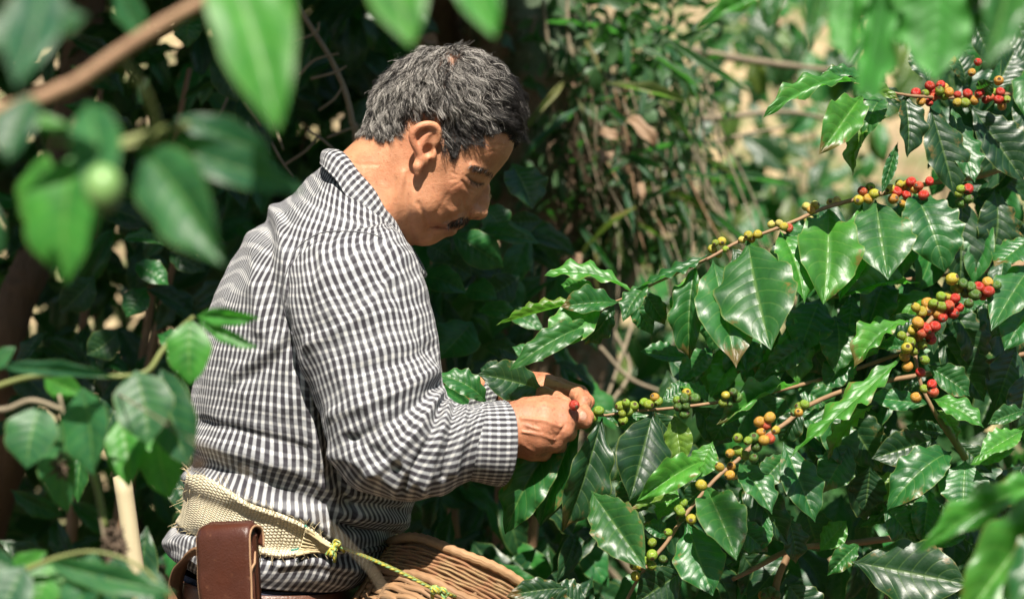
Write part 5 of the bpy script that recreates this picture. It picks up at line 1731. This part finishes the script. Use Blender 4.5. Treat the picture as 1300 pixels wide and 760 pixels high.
def oval_leaves(parent, rows, nrm=Vector((-.1, -.85, .35))):
    for r in rows:
        bx, by, tx, ty, w, yb, yt, tone = r[:8]
        v = r[8] if len(r) > 8 else rnd.randrange(5)
        col = {'l': OV_L, 'd': OV_D, 'm': OV_M}[tone]
        b, t = W(bx, by, yb), W(tx, ty, yt)
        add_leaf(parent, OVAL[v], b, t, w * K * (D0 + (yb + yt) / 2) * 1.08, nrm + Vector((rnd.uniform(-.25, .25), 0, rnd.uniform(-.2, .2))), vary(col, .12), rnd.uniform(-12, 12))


def make_near_shrubs():
    y = -1.05
    root = empty('shrub', (-1.0, -1.0, 0))
    tag(root, 'green-leaved shrub whose brown twig and broad blurred leaves hang across the upper left', 'shrub')
    add_tube('trunk', [(-1.0, -1.0, -.05), (-.96, -.98, .6), (-.9, -1.0, 1.1), (-.78, -1.02, 1.28), W(-150, 215, y)], [.022, .019, .015, .010, .009], M_TANTWIG, root, 30, 10)
    T = add_tube('branch', px_path([(-160, 215, y), (-60, 165, y), (0, 142, y), (60, 122, y), (105, 100, y), (150, 68, y), (205, 32, y), (260, 0, y), (330, -50, y)]), [.0052, .0050, .0048, .0044, .0040], M_BROWNTWIG, root, 50, 10, .06)
    add_tube('branch', px_path([(150, 68, y), (185, 120, y + .03), (200, 165, y + .05), (195, 180, y + .05), (130, 188, y + .04), (60, 180, y + .02)]), [.0026, .0024, .0022, .002], M_GREENTWIG, T, 30)
    add_tube('branch', px_path([(110, 195, y + .04), (190, 172, y + .05), (240, 158, y + .04)]), [.0032, .004, .003], M_GREENTWIG, T, 16)
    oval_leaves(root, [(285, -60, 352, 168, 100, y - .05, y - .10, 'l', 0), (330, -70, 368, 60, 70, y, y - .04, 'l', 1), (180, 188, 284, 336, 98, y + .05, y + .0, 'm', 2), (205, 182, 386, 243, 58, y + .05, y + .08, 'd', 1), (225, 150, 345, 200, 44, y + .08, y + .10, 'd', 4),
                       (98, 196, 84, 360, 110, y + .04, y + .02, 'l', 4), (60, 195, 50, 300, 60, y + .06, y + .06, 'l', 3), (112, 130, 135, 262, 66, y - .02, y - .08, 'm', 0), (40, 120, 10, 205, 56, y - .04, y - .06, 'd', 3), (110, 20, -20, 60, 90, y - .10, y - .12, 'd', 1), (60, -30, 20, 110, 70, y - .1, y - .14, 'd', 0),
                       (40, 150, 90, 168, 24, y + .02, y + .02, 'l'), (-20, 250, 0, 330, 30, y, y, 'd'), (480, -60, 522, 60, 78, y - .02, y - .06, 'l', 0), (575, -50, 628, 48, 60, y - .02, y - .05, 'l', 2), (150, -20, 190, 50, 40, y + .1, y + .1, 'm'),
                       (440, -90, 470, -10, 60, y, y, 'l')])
    bm = bmesh.new(); bmesh.ops.create_uvsphere(bm, u_segments=16, v_segments=10, radius=1)
    for v in bm.verts: v.co.z *= 1.15; v.co.x *= 1 + .12 * v.co.z
    me = bpy.data.meshes.new('fruit'); bm.to_mesh(me); bm.free(); me.polygons.foreach_set('use_smooth', np.ones(len(me.polygons), bool))
    t = NT('fruit_skin'); me.materials.append(t.done(t.pbsdf((.16, .30, .09), .4)))
    r = .0105
    link('fruit', me, None, root, Matrix.Translation(W(131, 240, y - .09)) @ Matrix.Diagonal((r, r, r * 1.1, 1)))
    add_tube('branch', px_path([(330, -50, y), (430, -110, y), (560, -120, y), (640, -100, y)]), [.004, .0036, .003], M_TANTWIG, root, 20)
    # lower left shrub
    y = -.62
    root = empty('shrub', (-.95, -.62, 0))
    tag(root, 'low shrub with drooping oval leaves at the lower left behind his back', 'shrub')
    add_tube('trunk', [(-.95, -.62, -.05), (-.9, -.62, .5), (-.84, -.62, .95), W(-90, 520, y)], [.016, .014, .011, .008], M_TANTWIG, root, 24, 8)
    T = add_tube('branch', px_path([(-90, 520, y), (-30, 500, y), (30, 480, y), (90, 474, y), (140, 478, y), (185, 472, y), (205, 446, y + .02), (228, 418, y + .03), (246, 402, y + .03)]), [.003, .0027, .0025, .0024, .002], M_GREENTWIG, root, 50)
    add_tube('branch', px_path([(-60, 505, y), (0, 520, y), (40, 508, y), (80, 520, y)]), [.003, .0026, .002], M_TANTWIG, T, 20)
    add_tube('branch', px_path([(75, 500, y), (90, 560, y), (118, 610, y), (132, 680, y), (150, 790, y)]), [.0016, .0016, .0016], M_TANTWIG, T, 24)
    add_tube('branch', px_path([(120, 600, y), (128, 640, y), (134, 668, y)]), [.003, .0028, .002], M_GREENTWIG, T, 12)
    oval_leaves(root, [(104, 492, 118, 603, 76, y - .02, y - .03, 'm', 2), (172, 470, 188, 564, 74, y - .03, y - .05, 'm', 0), (205, 468, 240, 592, 62, y, y - .02, 'd', 1), (52, 515, 34, 594, 66, y - .02, y - .04, 'm', 4), (0, 466, 146, 479, 20, y - .03, y - .05, 'd', 0), (55, 476, 105, 498, 34, y + .02, y + .02, 'l', 1),
                       (152, 530, 164, 618, 52, y + .02, y + .0, 'l', 2), (200, 540, 216, 634, 52, y + .03, y + .02, 'l', 3), (82, 530, 86, 650, 54, y + .03, y + .02, 'm', 1), (242, 406, 242, 488, 54, y + .03, y + .02, 'l', 4), (250, 402, 331, 404, 24, y + .03, y + .01, 'l', 2), (252, 407, 328, 441, 18, y + .03, y + .02, 'l', 3), (-15, 470, 20, 440, 24, y, y, 'm')],
                Vector((-.1, -.9, .2)))
    # sagging thin stem that crosses in front of the shirt, and dead flower heads on it
    td = NT('dead_flower'); mdf = td.done(td.pbsdf(td.mix(td.noise(coord(td), 160, 3), (.05, .032, .022), (.16, .11, .075)), .95))

    def dead(c, r, n, seed, elong=1.0, name='dead_flower'):
        rg = np.random.default_rng(seed); gs = []
        for _ in range(n):
            d = rg.standard_normal(3) * np.array([1, 1, elong]); d /= np.linalg.norm(d) / (r * rg.uniform(.4, 1.1))
            c0 = np.array(c) + rg.standard_normal(3) * r * np.array([.25, .25, .3 * elong])
            gs.append(tube_geo(np.array([c0, c0 + d * .6 + rg.standard_normal(3) * r * .12, c0 + d]), [r * .16, r * .12, r * .05], 4))
        link(name, qmesh(name, merge(gs)), mdf, root)
    dead(W(146, 690, y), .011, 110, 1, 2.2)
    dead(W(76, 592, y + .01), .010, 50, 2, 1.3)
    yy = -.95
    P = px_path([(150, 500, -.66), (200, 530, -.8), (240, 556, yy), (300, 592, yy), (350, 618, yy), (400, 652, yy), (440, 690, yy), (480, 735, yy), (500, 790, yy)])
    add_tube('branch', P, [.0008, .0007, .0007, .0008], M_TANTWIG, root, 40)
    dead(W(252, 590, yy), .0055, 60, 3)
    # low leaves along the bottom edge at the left
    root = empty('shrub', (-.75, -.70, 0))
    tag(root, 'leafy sprig along the bottom left corner below the drooping oval leaves', 'shrub')
    y = -.72
    add_tube('stem', [(-.75, -.70, -.05), (-.72, -.71, .5), W(-60, 800, y), W(0, 742, y), W(60, 712, y), W(120, 700, y), W(180, 720, y), W(215, 760, y)], [.008, .004, .0016, .0013], M_GREENTWIG, root, 40)
    oval_leaves(root, [(60, 712, 224, 752, 34, y, y - .02, 'm', 1), (120, 700, 90, 790, 64, y, y - .02, 'm', 2), (30, 716, -10, 790, 60, y - .02, y - .04, 'd', 0), (70, 712, 40, 790, 52, y + .02, y, 'l', 4), (150, 705, 150, 790, 60, y + .03, y + .02, 'd', 3), (20, 722, -40, 700, 30, y, y, 'd'), (180, 720, 200, 790, 44, y + .02, y + .0, 'd', 2), (0, 740, 60, 700, 30, y + .04, y + .04, 'l')])


make_near_shrubs()


def make_near_coffee():
    y = -.85
    root = empty('coffee_bush', (.82, -.75, 0))
    tag(root, 'nearest coffee bush, its blurred bright leaves hanging into the top right corner', 'coffee bush')
    add_tube('trunk', [(.82, -.75, -.05), (.80, -.76, .6), (.78, -.80, 1.2), (.74, -.84, 1.62)], [.026, .022, .017, .010], M_TWIG, root, 30, 10)
    T = add_tube('branch', px_path([(1420, -60, y), (1300, -40, y), (1200, -48, y), (1090, -60, y), (1000, -40, y), (940, -20, y)]), [.005, .0045, .0035, .002], M_TWIG, root, 40)
    rows = [(1090, -70, 1078, 84, 64, y, y - .02, 't', 0, 3), (1118, -60, 1088, 124, 46, y - .02, y - .05, 't', 35, 5), (1195, -55, 1186, 104, 84, y, y - .01, 't', 0, 0), (1285, -40, 1250, 92, 66, y - .03, y - .06, 's', 12, 3), (1052, -40, 1022, 70, 38, y + .06, y + .04, 's', 0, 1), (992, -40, 976, 42, 32, y + .12, y + .10, 'm', 0, 2),
            (1020, -10, 882, 40, 22, y + .25, y + .22, 'b', 0, 1), (1160, -60, 1140, 60, 56, y + .03, y + .03, 't', 10), (1240, -50, 1222, 70, 60, y + .05, y + .05, 't', 0), (1130, -70, 1112, 40, 50, y + .02, y + .02, 't'), (1320, -30, 1330, 80, 60, y, y, 'd'), (1210, -50, 1236, 40, 50, y + .08, y + .08, 'd')]
    hero(T, rows)
    y = -.62
    root = empty('coffee_bush', (.80, -.45, 0))
    tag(root, 'small coffee shoot with a long white-glinting leaf in the lower right corner', 'coffee bush')
    T = add_tube('stem', [(.80, -.45, -.05), (.78, -.48, .35), (.70, -.55, .68), W(1400, 640, y), W(1345, 630, y)], [.012, .010, .006, .004], M_TWIG, root, 30)
    hero(T, [(1345, 606, 1166, 702, 42, y, y + .0, 'b', 0, 1), (1350, 622, 1212, 800, 74, y - .03, y - .03, 'b', 0, 3), (1370, 660, 1280, 800, 70, y - .04, y - .10, 'm', 0, 2)])


make_near_coffee()


# ------------------------------------------------------------------ behind the man
def make_stake():
    P = px_path([(155, 604, -.25), (165, 660, -.25), (181, 790, -.26)])
    a, b = np.array(P[0]), np.array(P[-1]); d = (b - a) / np.linalg.norm(b - a)
    foot = a + d * (a[2] + .1) / -d[2]
    pts = np.array([a + (foot - a) * s for s in np.linspace(0, 1, 60)])
    R = .0098 + .0016 * (np.abs(np.sin(np.linspace(0, 9.42, 60))) > .985)
    o = link('stake', qmesh('stake', tube_geo(pts, R, 12, .01, 2)), M_BAMBOO)
    tag(o, 'pale wooden stake standing behind the drooping leaves at the lower left', 'stake')


make_stake()


def path_branch(a, b, sag, n, rg):
    t = np.linspace(0, 1, n)[:, None]
    P = np.array(a) * (1 - t) + np.array(b) * t
    P = P + np.sin(t * math.pi) * np.array(sag) + .012 * np.cumsum(rg.standard_normal((n, 3)), 0) * t * .5
    return P


def make_shade_tree():
    root = empty('tree', (-1.35, 1.0, 0))
    tag(root, 'shade tree with a slanting brown trunk at the left edge', 'tree')
    P = [(-1.35, 1.0, -.1), (*W(-20, 640, .75),), (*W(0, 460, .62),), (*W(22, 380, .60),), (*W(46, 320, .62),), (*W(90, 150, .8),), (-.72, 1.0, 2.1), (-.6, 1.1, 2.6)]
    add_tube('trunk', P, [.075, .048, .032, .030, .030, .030, .028, .022], M_BARK, root, 70, 14, .06)
    rg = np.random.default_rng(9)
    for k, e in enumerate([(-1.6, .9, 2.9), (-.2, 1.3, 2.9), (-1.0, .5, 3.0), (-.9, 1.8, 3.0), (-.1, .9, 2.8)]):
        add_tube('limb', path_branch((-.7, 1.02, 2.15 + .08 * k), e, (0, 0, .12), 12, rg), [.02, .014, .006], M_BARK, root, 20)

    def box(r):
        # unseen crown shaped along the sun: darkens the background, spares him and the picked bush
        while True:
            p = np.array([r.uniform(-2.6, .35), r.uniform(-1.4, 2.6), r.uniform(2.15, 3.3)])
            g = p - np.array(SUN) * (p[2] - 1.4) / SUN.z
            if g[1] > .25 and g[0] < (.10 if g[1] < .7 else .0): return p
    V, F, U = leaf_cloud_geo(9000, box, .17, rg, .5)
    me = mesh('crown', V, F, U); me.materials.append(M_BACK)
    o = link('crown', me, None, root); o.color = (.03, .10, .03, 1); o['kind'] = 'stuff'


make_shade_tree()


def make_tree_behind_camera():  # unseen tree, added to cut the sky light from the front
    root = empty('tree', (1.7, -4.2, 0))
    tag(root, 'leafy tree added out of view behind the camera to block front sky light', 'tree')
    add_tube('trunk', [(1.7, -4.2, -.1), (1.65, -4.15, 1.2), (1.4, -4.0, 2.2), (1.0, -3.6, 2.8), (.4, -3.0, 3.1)], [.12, .10, .08, .06, .03], M_BARK, root, 40, 12, .05)
    rg = np.random.default_rng(19)
    for e in ((-1.4, -2.0, 3.1), (2.4, -2.6, 3.2), (.3, -1.6, 3.0), (-.6, -3.9, 3.3)):
        add_tube('limb', path_branch((1.1, -3.7, 2.7), e, (0, 0, .15), 12, rg), [.04, .025, .01], M_BARK, root, 20)
    V, F, U = leaf_cloud_geo(5200, lambda r: (lambda z: np.array([r.uniform(-2.8, 3.0), r.uniform(-5.5, -1.75 - .8 * (z - 1.5)), z]))(r.uniform(2.3, 3.9)), .21, rg, .5)
    V2, F2, U2 = leaf_cloud_geo(1500, lambda r: np.array([r.uniform(-3.0, 3.2), r.uniform(-5.2, -3.6), r.uniform(.6, 2.6)]), .21, rg, .7)
    V, F, U = merge([(V, F, U), (V2, F2, U2)])
    me = mesh('crown', V, F, U); me.materials.append(M_BACK)
    o = link('crown', me, None, root); o.color = (.03, .10, .03, 1); o['kind'] = 'stuff'


make_tree_behind_camera()


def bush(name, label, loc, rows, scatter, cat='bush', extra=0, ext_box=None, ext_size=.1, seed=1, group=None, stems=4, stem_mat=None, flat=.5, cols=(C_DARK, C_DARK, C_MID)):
    root = empty(name, loc)
    tag(root, label, cat, group)
    rg = np.random.default_rng(seed)
    for k in range(stems):
        x0, x1, y0, y1, d0, d1 = scatter[0][:6]
        e = W(rg.uniform(x0, x1), rg.uniform(y0, (y0 + y1) / 2), rg.uniform(d0, d1))
        add_tube('stem', path_branch(Vector(loc) + Vector((0, 0, -.05)), e, (0, 0, .15), 10, rg), [.014, .009, .004], stem_mat or M_TWIG, root, 20)
    for r in rows:
        bx, by, tx, ty, w, yb, yt, tone = r[:8]
        b, t = W(bx, by, yb), W(tx, ty, yt)
        add_leaf(root, FILL[rnd.randrange(5)] if len(r) < 9 else HERO[r[8]], b, t, w * K * (D0 + yb) * 1.1, NRM[tone] + Vector((rnd.uniform(-.2, .2), 0, rnd.uniform(-.2, .2))), vary(TONE.get(tone, C_MID), .15))
    for (x0, x1, y0, y1, d0, d1, n, L0, L1) in scatter:
        for _ in range(n):
            px, py, d = rnd.uniform(x0, x1), rnd.uniform(y0, y1), rnd.uniform(d0, d1)
            a = rnd.uniform(-1.3, 1.3); L = rnd.uniform(L0, L1)
            b = W(px, py, d); t = b + Vector((L * math.sin(a), rnd.uniform(-.5, .2) * L, -L * math.cos(a)))
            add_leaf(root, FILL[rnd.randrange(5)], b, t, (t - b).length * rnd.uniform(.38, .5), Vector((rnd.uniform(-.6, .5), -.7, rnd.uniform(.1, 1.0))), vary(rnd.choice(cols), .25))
    if extra:
        lo, hi = np.array(ext_box[0]), np.array(ext_box[1])
        V, F, U = leaf_cloud_geo(extra, lambda r: lo + (hi - lo) * r.random(3), ext_size, rg, flat)
        me = mesh('foliage', V, F, U); me.materials.append(M_BACK)
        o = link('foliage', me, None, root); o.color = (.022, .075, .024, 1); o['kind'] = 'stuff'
    return root


def make_back():
    # dark coffee in the shade behind his chest and hands
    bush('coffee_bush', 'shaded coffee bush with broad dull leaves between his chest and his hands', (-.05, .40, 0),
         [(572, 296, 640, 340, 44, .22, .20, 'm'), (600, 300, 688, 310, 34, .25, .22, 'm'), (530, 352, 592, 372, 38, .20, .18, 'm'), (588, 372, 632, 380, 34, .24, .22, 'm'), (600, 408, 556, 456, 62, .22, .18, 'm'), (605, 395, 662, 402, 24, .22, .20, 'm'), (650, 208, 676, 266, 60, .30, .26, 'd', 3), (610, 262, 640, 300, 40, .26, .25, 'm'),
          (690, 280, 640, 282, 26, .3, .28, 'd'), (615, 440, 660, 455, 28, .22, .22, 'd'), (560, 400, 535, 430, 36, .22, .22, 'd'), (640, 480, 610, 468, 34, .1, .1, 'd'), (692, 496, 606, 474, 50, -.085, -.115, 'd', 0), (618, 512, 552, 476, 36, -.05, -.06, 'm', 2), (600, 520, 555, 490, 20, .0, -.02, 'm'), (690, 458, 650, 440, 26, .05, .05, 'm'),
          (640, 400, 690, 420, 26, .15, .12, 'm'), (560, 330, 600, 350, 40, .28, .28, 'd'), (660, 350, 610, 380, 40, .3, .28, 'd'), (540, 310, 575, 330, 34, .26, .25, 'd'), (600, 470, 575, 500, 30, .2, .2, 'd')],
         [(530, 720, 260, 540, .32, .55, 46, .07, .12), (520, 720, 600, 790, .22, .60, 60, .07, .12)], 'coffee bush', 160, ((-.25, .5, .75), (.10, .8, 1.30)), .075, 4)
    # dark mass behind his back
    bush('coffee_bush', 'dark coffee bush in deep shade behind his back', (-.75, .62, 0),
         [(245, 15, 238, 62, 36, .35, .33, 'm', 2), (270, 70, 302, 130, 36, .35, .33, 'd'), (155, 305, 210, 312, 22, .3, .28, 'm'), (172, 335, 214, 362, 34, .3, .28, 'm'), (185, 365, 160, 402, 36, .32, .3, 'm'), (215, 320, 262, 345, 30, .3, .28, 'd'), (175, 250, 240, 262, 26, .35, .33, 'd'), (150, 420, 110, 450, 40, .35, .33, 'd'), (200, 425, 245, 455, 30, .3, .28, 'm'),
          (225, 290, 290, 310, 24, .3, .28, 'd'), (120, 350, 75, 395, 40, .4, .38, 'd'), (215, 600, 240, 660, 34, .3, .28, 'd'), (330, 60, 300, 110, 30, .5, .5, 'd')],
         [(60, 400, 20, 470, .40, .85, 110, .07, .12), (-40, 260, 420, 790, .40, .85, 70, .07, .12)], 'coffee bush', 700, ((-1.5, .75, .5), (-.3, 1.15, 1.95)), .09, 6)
    # green cherries on it
    # dense dark thicket behind everything on the shaded side
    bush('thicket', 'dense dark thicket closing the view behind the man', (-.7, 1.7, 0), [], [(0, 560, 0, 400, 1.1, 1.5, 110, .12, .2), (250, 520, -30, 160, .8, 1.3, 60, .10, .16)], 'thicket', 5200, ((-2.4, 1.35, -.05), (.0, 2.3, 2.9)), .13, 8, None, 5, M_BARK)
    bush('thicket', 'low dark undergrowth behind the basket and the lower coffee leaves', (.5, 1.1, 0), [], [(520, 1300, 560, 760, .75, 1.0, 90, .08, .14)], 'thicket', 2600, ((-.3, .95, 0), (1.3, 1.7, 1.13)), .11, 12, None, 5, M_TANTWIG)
    # brighter shrubs beyond on the right, strongly blurred
    bush('shrub', 'blurred green shrub in front of the sunlit slope, beneath the bare branches', (.55, 2.4, 0), [], [(800, 1100, 330, 480, 1.7, 2.4, 70, .10, .18), (850, 960, 20, 330, 1.9, 2.5, 34, .10, .18), (940, 1120, 120, 320, 1.8, 2.5, 60, .06, .12)], 'shrub', 380, ((.2, 2.0, .8), (1.0, 2.8, 1.5)), .14, 14, None, 6, M_TANTWIG, .5, (C_MID, (.060, .105, .022), C_DARK))
    bush('shrub', 'blurred tall shrub high behind the coffee branch, pale slope showing through', (1.35, 2.9, 0), [], [(900, 1300, -40, 110, 2.3, 3.0, 80, .10, .18), (1020, 1200, 220, 330, 2.4, 3.0, 16, .10, .16)], 'shrub', 200, ((.8, 2.6, 2.0), (2.4, 3.3, 2.6)), .15, 15, None, 6, M_TANTWIG, .5, (C_MID, (.060, .105, .022), C_DARK))


make_back()


def make_mossy_tree():
    root = empty('tree', (W(735, 0, 1.1).x, 1.1, 0))
    tag(root, 'old mossy tree trunk hung with roots and creepers beside his face', 'tree')
    t = NT('mossy_bark')
    ob = coord(t); mp = t.n('Mapping', i_Vector=ob); mp.inputs['Scale'].default_value = (1, 1, .22)
    n1 = t.noise(mp.outputs[0], 32, 6, .65); n2 = t.noise(ob, 7, 5, .6); n3 = t.noise(ob, 60, 4)
    c = t.mix(n1, (.08, .048, .030), (.32, .215, .14))
    c = t.mix(t.step(n2, .44, .56), c, t.mix(n3, (.030, .060, .030), (.13, .17, .10)))
    c = t.mix(t.math('MULTIPLY', t.step(n3, .60, .70), t.step(n2, .35, .5)), c, (.30, .28, .20))
    m = t.done(t.pbsdf(c, .95, t.bump(t.math('ADD', n1, t.math('MULTIPLY', n3, .4)), .02)))
    P = catmull([(W(690, 0, 1.2).x, 1.2, -.1), tuple(W(700, 560, 1.15)), tuple(W(716, 340, 1.1)), tuple(W(700, 180, 1.08)), tuple(W(668, 40, 1.1)), tuple(W(640, -80, 1.12)), (-.06, 1.2, 2.5), (-.1, 1.3, 3.0)], 130)
    R = np.interp(np.linspace(0, 1, 130), [0, .2, .5, .75, 1], [.13, .11, .12, .11, .06])
    V, F, uv = tube_geo(P, R, 64, 0, 0)
    ctr = np.repeat(P, 64, 0); rad = V[:-2] - ctr
    off = .018 * vnoise(V[:-2] * np.array([1, 1, .35]), 7, 3) + .010 * vnoise(V[:-2] * np.array([1, 1, .3]), 18, 4) + .004 * vnoise(V[:-2], 40, 6)
    V[:-2] += rad / np.linalg.norm(rad, axis=1)[:, None] * off[:, None]
    link('trunk', qmesh('trunk', (V, F, uv)), m, root)
    add_tube('trunk', px_path([(590, 300, 1.25), (578, 120, 1.22), (566, 20, 1.2), (556, -60, 1.2)]) + [(-.25, 1.3, 2.6)], [.05, .032, .03, .03, .02], M_BARK, root, 40, 12, .08)
    rg = np.random.default_rng(21)
    # limbs going right, bare and forked
    for pts, r in (([(690, 10, 1.1), (790, 40, 1.2), (870, 62, 1.3), (960, 78, 1.4), (1060, 90, 1.5)], .016), ([(705, 120, 1.1), (800, 150, 1.2), (900, 150, 1.3), (1000, 142, 1.4), (1080, 160, 1.5)], .011), ([(700, 90, 1.1), (800, 190, 1.15), (870, 230, 1.2), (905, 275, 1.25)], .008),
                   ([(720, 160, 1.05), (790, 120, 1.1), (820, 60, 1.1), (800, -20, 1.1)], .010), ([(740, 250, 1.0), (820, 210, 1.05), (905, 180, 1.1), (1000, 160, 1.15)], .007)):
        add_tube('limb', px_path(pts), [r, r * .8, r * .5, r * .35], M_TANTWIG, root, 40, 8, .05)
    # creepers and hanging roots, each its own
    for k in range(60):
        x = rg.uniform(735, 905); y0 = rg.uniform(60, 240); d = rg.uniform(.80, 1.2)
        ln = rg.uniform(90, 260); sl = rg.uniform(.0, .55)
        pts = [(x, y0, d), (x + ln * sl * .4 + rg.normal() * 10, y0 + ln * .45, d), (x + ln * sl + rg.normal() * 12, y0 + ln, d - .03)]
        add_tube('creeper', px_path(pts), [rg.uniform(.0013, .0030), .0016, .0009], M_TANTWIG if rg.random() < .8 else M_TWIG, root, 16, 5)
    for pts in ([(690, 0, .95), (694, 40, .95), (700, 90, .96)], [(745, -10, .95), (750, 60, .95), (742, 110, .95)], [(795, -10, 1.0), (797, 60, 1.0), (790, 100, 1.0)], [(720, -10, .95), (722, 50, .95), (730, 80, .95)], [(680, 20, .96), (665, 90, .96), (660, 140, .96)],
                [(780, 420, .9), (800, 470, .85), (770, 520, .8), (760, 560, .8)], [(762, 440, .8), (800, 480, .8), (850, 500, .8)], [(812, 380, .9), (790, 450, .85), (765, 520, .8)], [(840, 300, 1.0), (858, 400, 1.0), (868, 480, 1.0)], [(900, 250, 1.1), (925, 300, 1.1), (930, 350, 1.1)]):
        add_tube('creeper', px_path(pts), [.003, .0034, .0022], M_TANTWIG, root, 16, 6)
    # grass-like epiphyte blades over the trunk's right side
    for k in range(90):
        x = rg.uniform(700, 900); y0 = rg.uniform(20, 300); d = rg.uniform(.80, 1.05)
        b = W(x, y0, d); L = rg.uniform(.08, .20); a = rg.normal() * .7 + .3
        tpt = b + Vector((L * math.sin(a), rg.uniform(-.08, .0), -L * math.cos(a) * .8))
        add_leaf(root, OVAL[rg.integers(5)], b, tpt, rg.uniform(.008, .017), Vector((rg.normal() * .5, -.8, .5)), vary((.030, .085, .045) if rg.random() < .7 else (.12, .12, .045), .3), 0, 'blade')
    V, F, U = leaf_cloud_geo(1300, lambda r: np.array(W(r.uniform(690, 860) + 40 * r.normal(), r.uniform(-20, 330), r.uniform(.88, 1.2))), .04, rg, .7, 'oval')
    me = mesh('foliage', V, F, U); me.materials.append(M_BACK); o = link('foliage', me, None, root); o.color = (.030, .085, .035, 1); o['kind'] = 'stuff'
    # fine hanging rootlets
    gs = []
    for k in range(150):
        x = rg.uniform(690, 800); y0 = rg.uniform(100, 260); d = rg.uniform(.86, 1.0); L = rg.uniform(30, 120)
        p = W(x, y0, d); q = W(x + rg.normal() * 10 + L * .15, y0 + L * .5, d - .02); r = W(x + rg.normal() * 18 + L * .25, y0 + L, d - .02)
        gs.append(tube_geo(np.array([p, q, r]), [.0010, .0009, .0005], 3))
    o = link('rootlets', qmesh('rootlets', merge(gs)), M_BARK, root); o['kind'] = 'stuff'
    # a few dead leaves caught in them
    tdl = NT('dead_leaf'); md = tdl.done(tdl.pbsdf(tdl.mix(tdl.noise(coord(tdl), 5, 3), (.12, .07, .04), (.30, .20, .12)), .7))
    V, F, uv = leaf_geo(10, 6, 77, 1.2, .7, .10, 2, .004)
    dm = mesh('dead_leaf', V, F, uv); dm.materials.append(md)
    for (bx, by, tx, ty, w, d) in ((790, 152, 830, 190, 30, .8), (770, 190, 765, 210, 26, .8), (735, 320, 728, 350, 16, .7), (810, 232, 815, 255, 14, .8), (560, 62, 520, 54, 22, .9), (500, 48, 540, 70, 18, .9), (757, 172, 785, 180, 26, .8)):
        link('dead_leaf', dm, None, root, leaf_matrix(W(bx, by, d), W(tx, ty, d - .02), w * K * (D0 + d), Vector((.1, -.8, .5))))
    return root


make_mossy_tree()


def make_thin_twigs():
    root = empty('creeper', (W(440, 0, .7).x, .7, 0))
    tag(root, 'thin leafless tan creeper twining through the dark leaves behind his neck', 'creeper')
    add_tube('stem', [(W(440, 0, .7).x, .7, -.05), (W(430, 0, .6).x, .6, .6), tuple(W(450, 250, .45)), tuple(W(446, 150, .42)), tuple(W(425, 85, .42)), tuple(W(380, 10, .42)), tuple(W(360, -40, .45))], [.006, .005, .004, .003], M_TANTWIG, root, 50)
    for pts in ([(365, 55, .4), (400, 42, .4), (405, 28, .4)], [(380, 95, .4), (400, 76, .4), (430, 68, .4)], [(395, 100, .4), (425, 92, .4), (440, 84, .4)], [(405, 140, .4), (425, 125, .4), (437, 105, .4)], [(310, 130, .38), (335, 165, .38), (355, 200, .38), (372, 225, .38)], [(390, 165, .38), (410, 178, .38), (432, 197, .38)],
                [(415, 175, .4), (440, 165, .4), (455, 160, .4)], [(330, 100, .45), (345, 150, .42), (360, 190, .4)], [(270, 165, .4), (290, 120, .42), (292, 90, .44)], [(360, 210, .4), (390, 190, .4), (405, 170, .4)]):
        add_tube('twig', px_path(pts), [.0022, .002, .0013], M_TANTWIG, root, 14, 5)


make_thin_twigs()
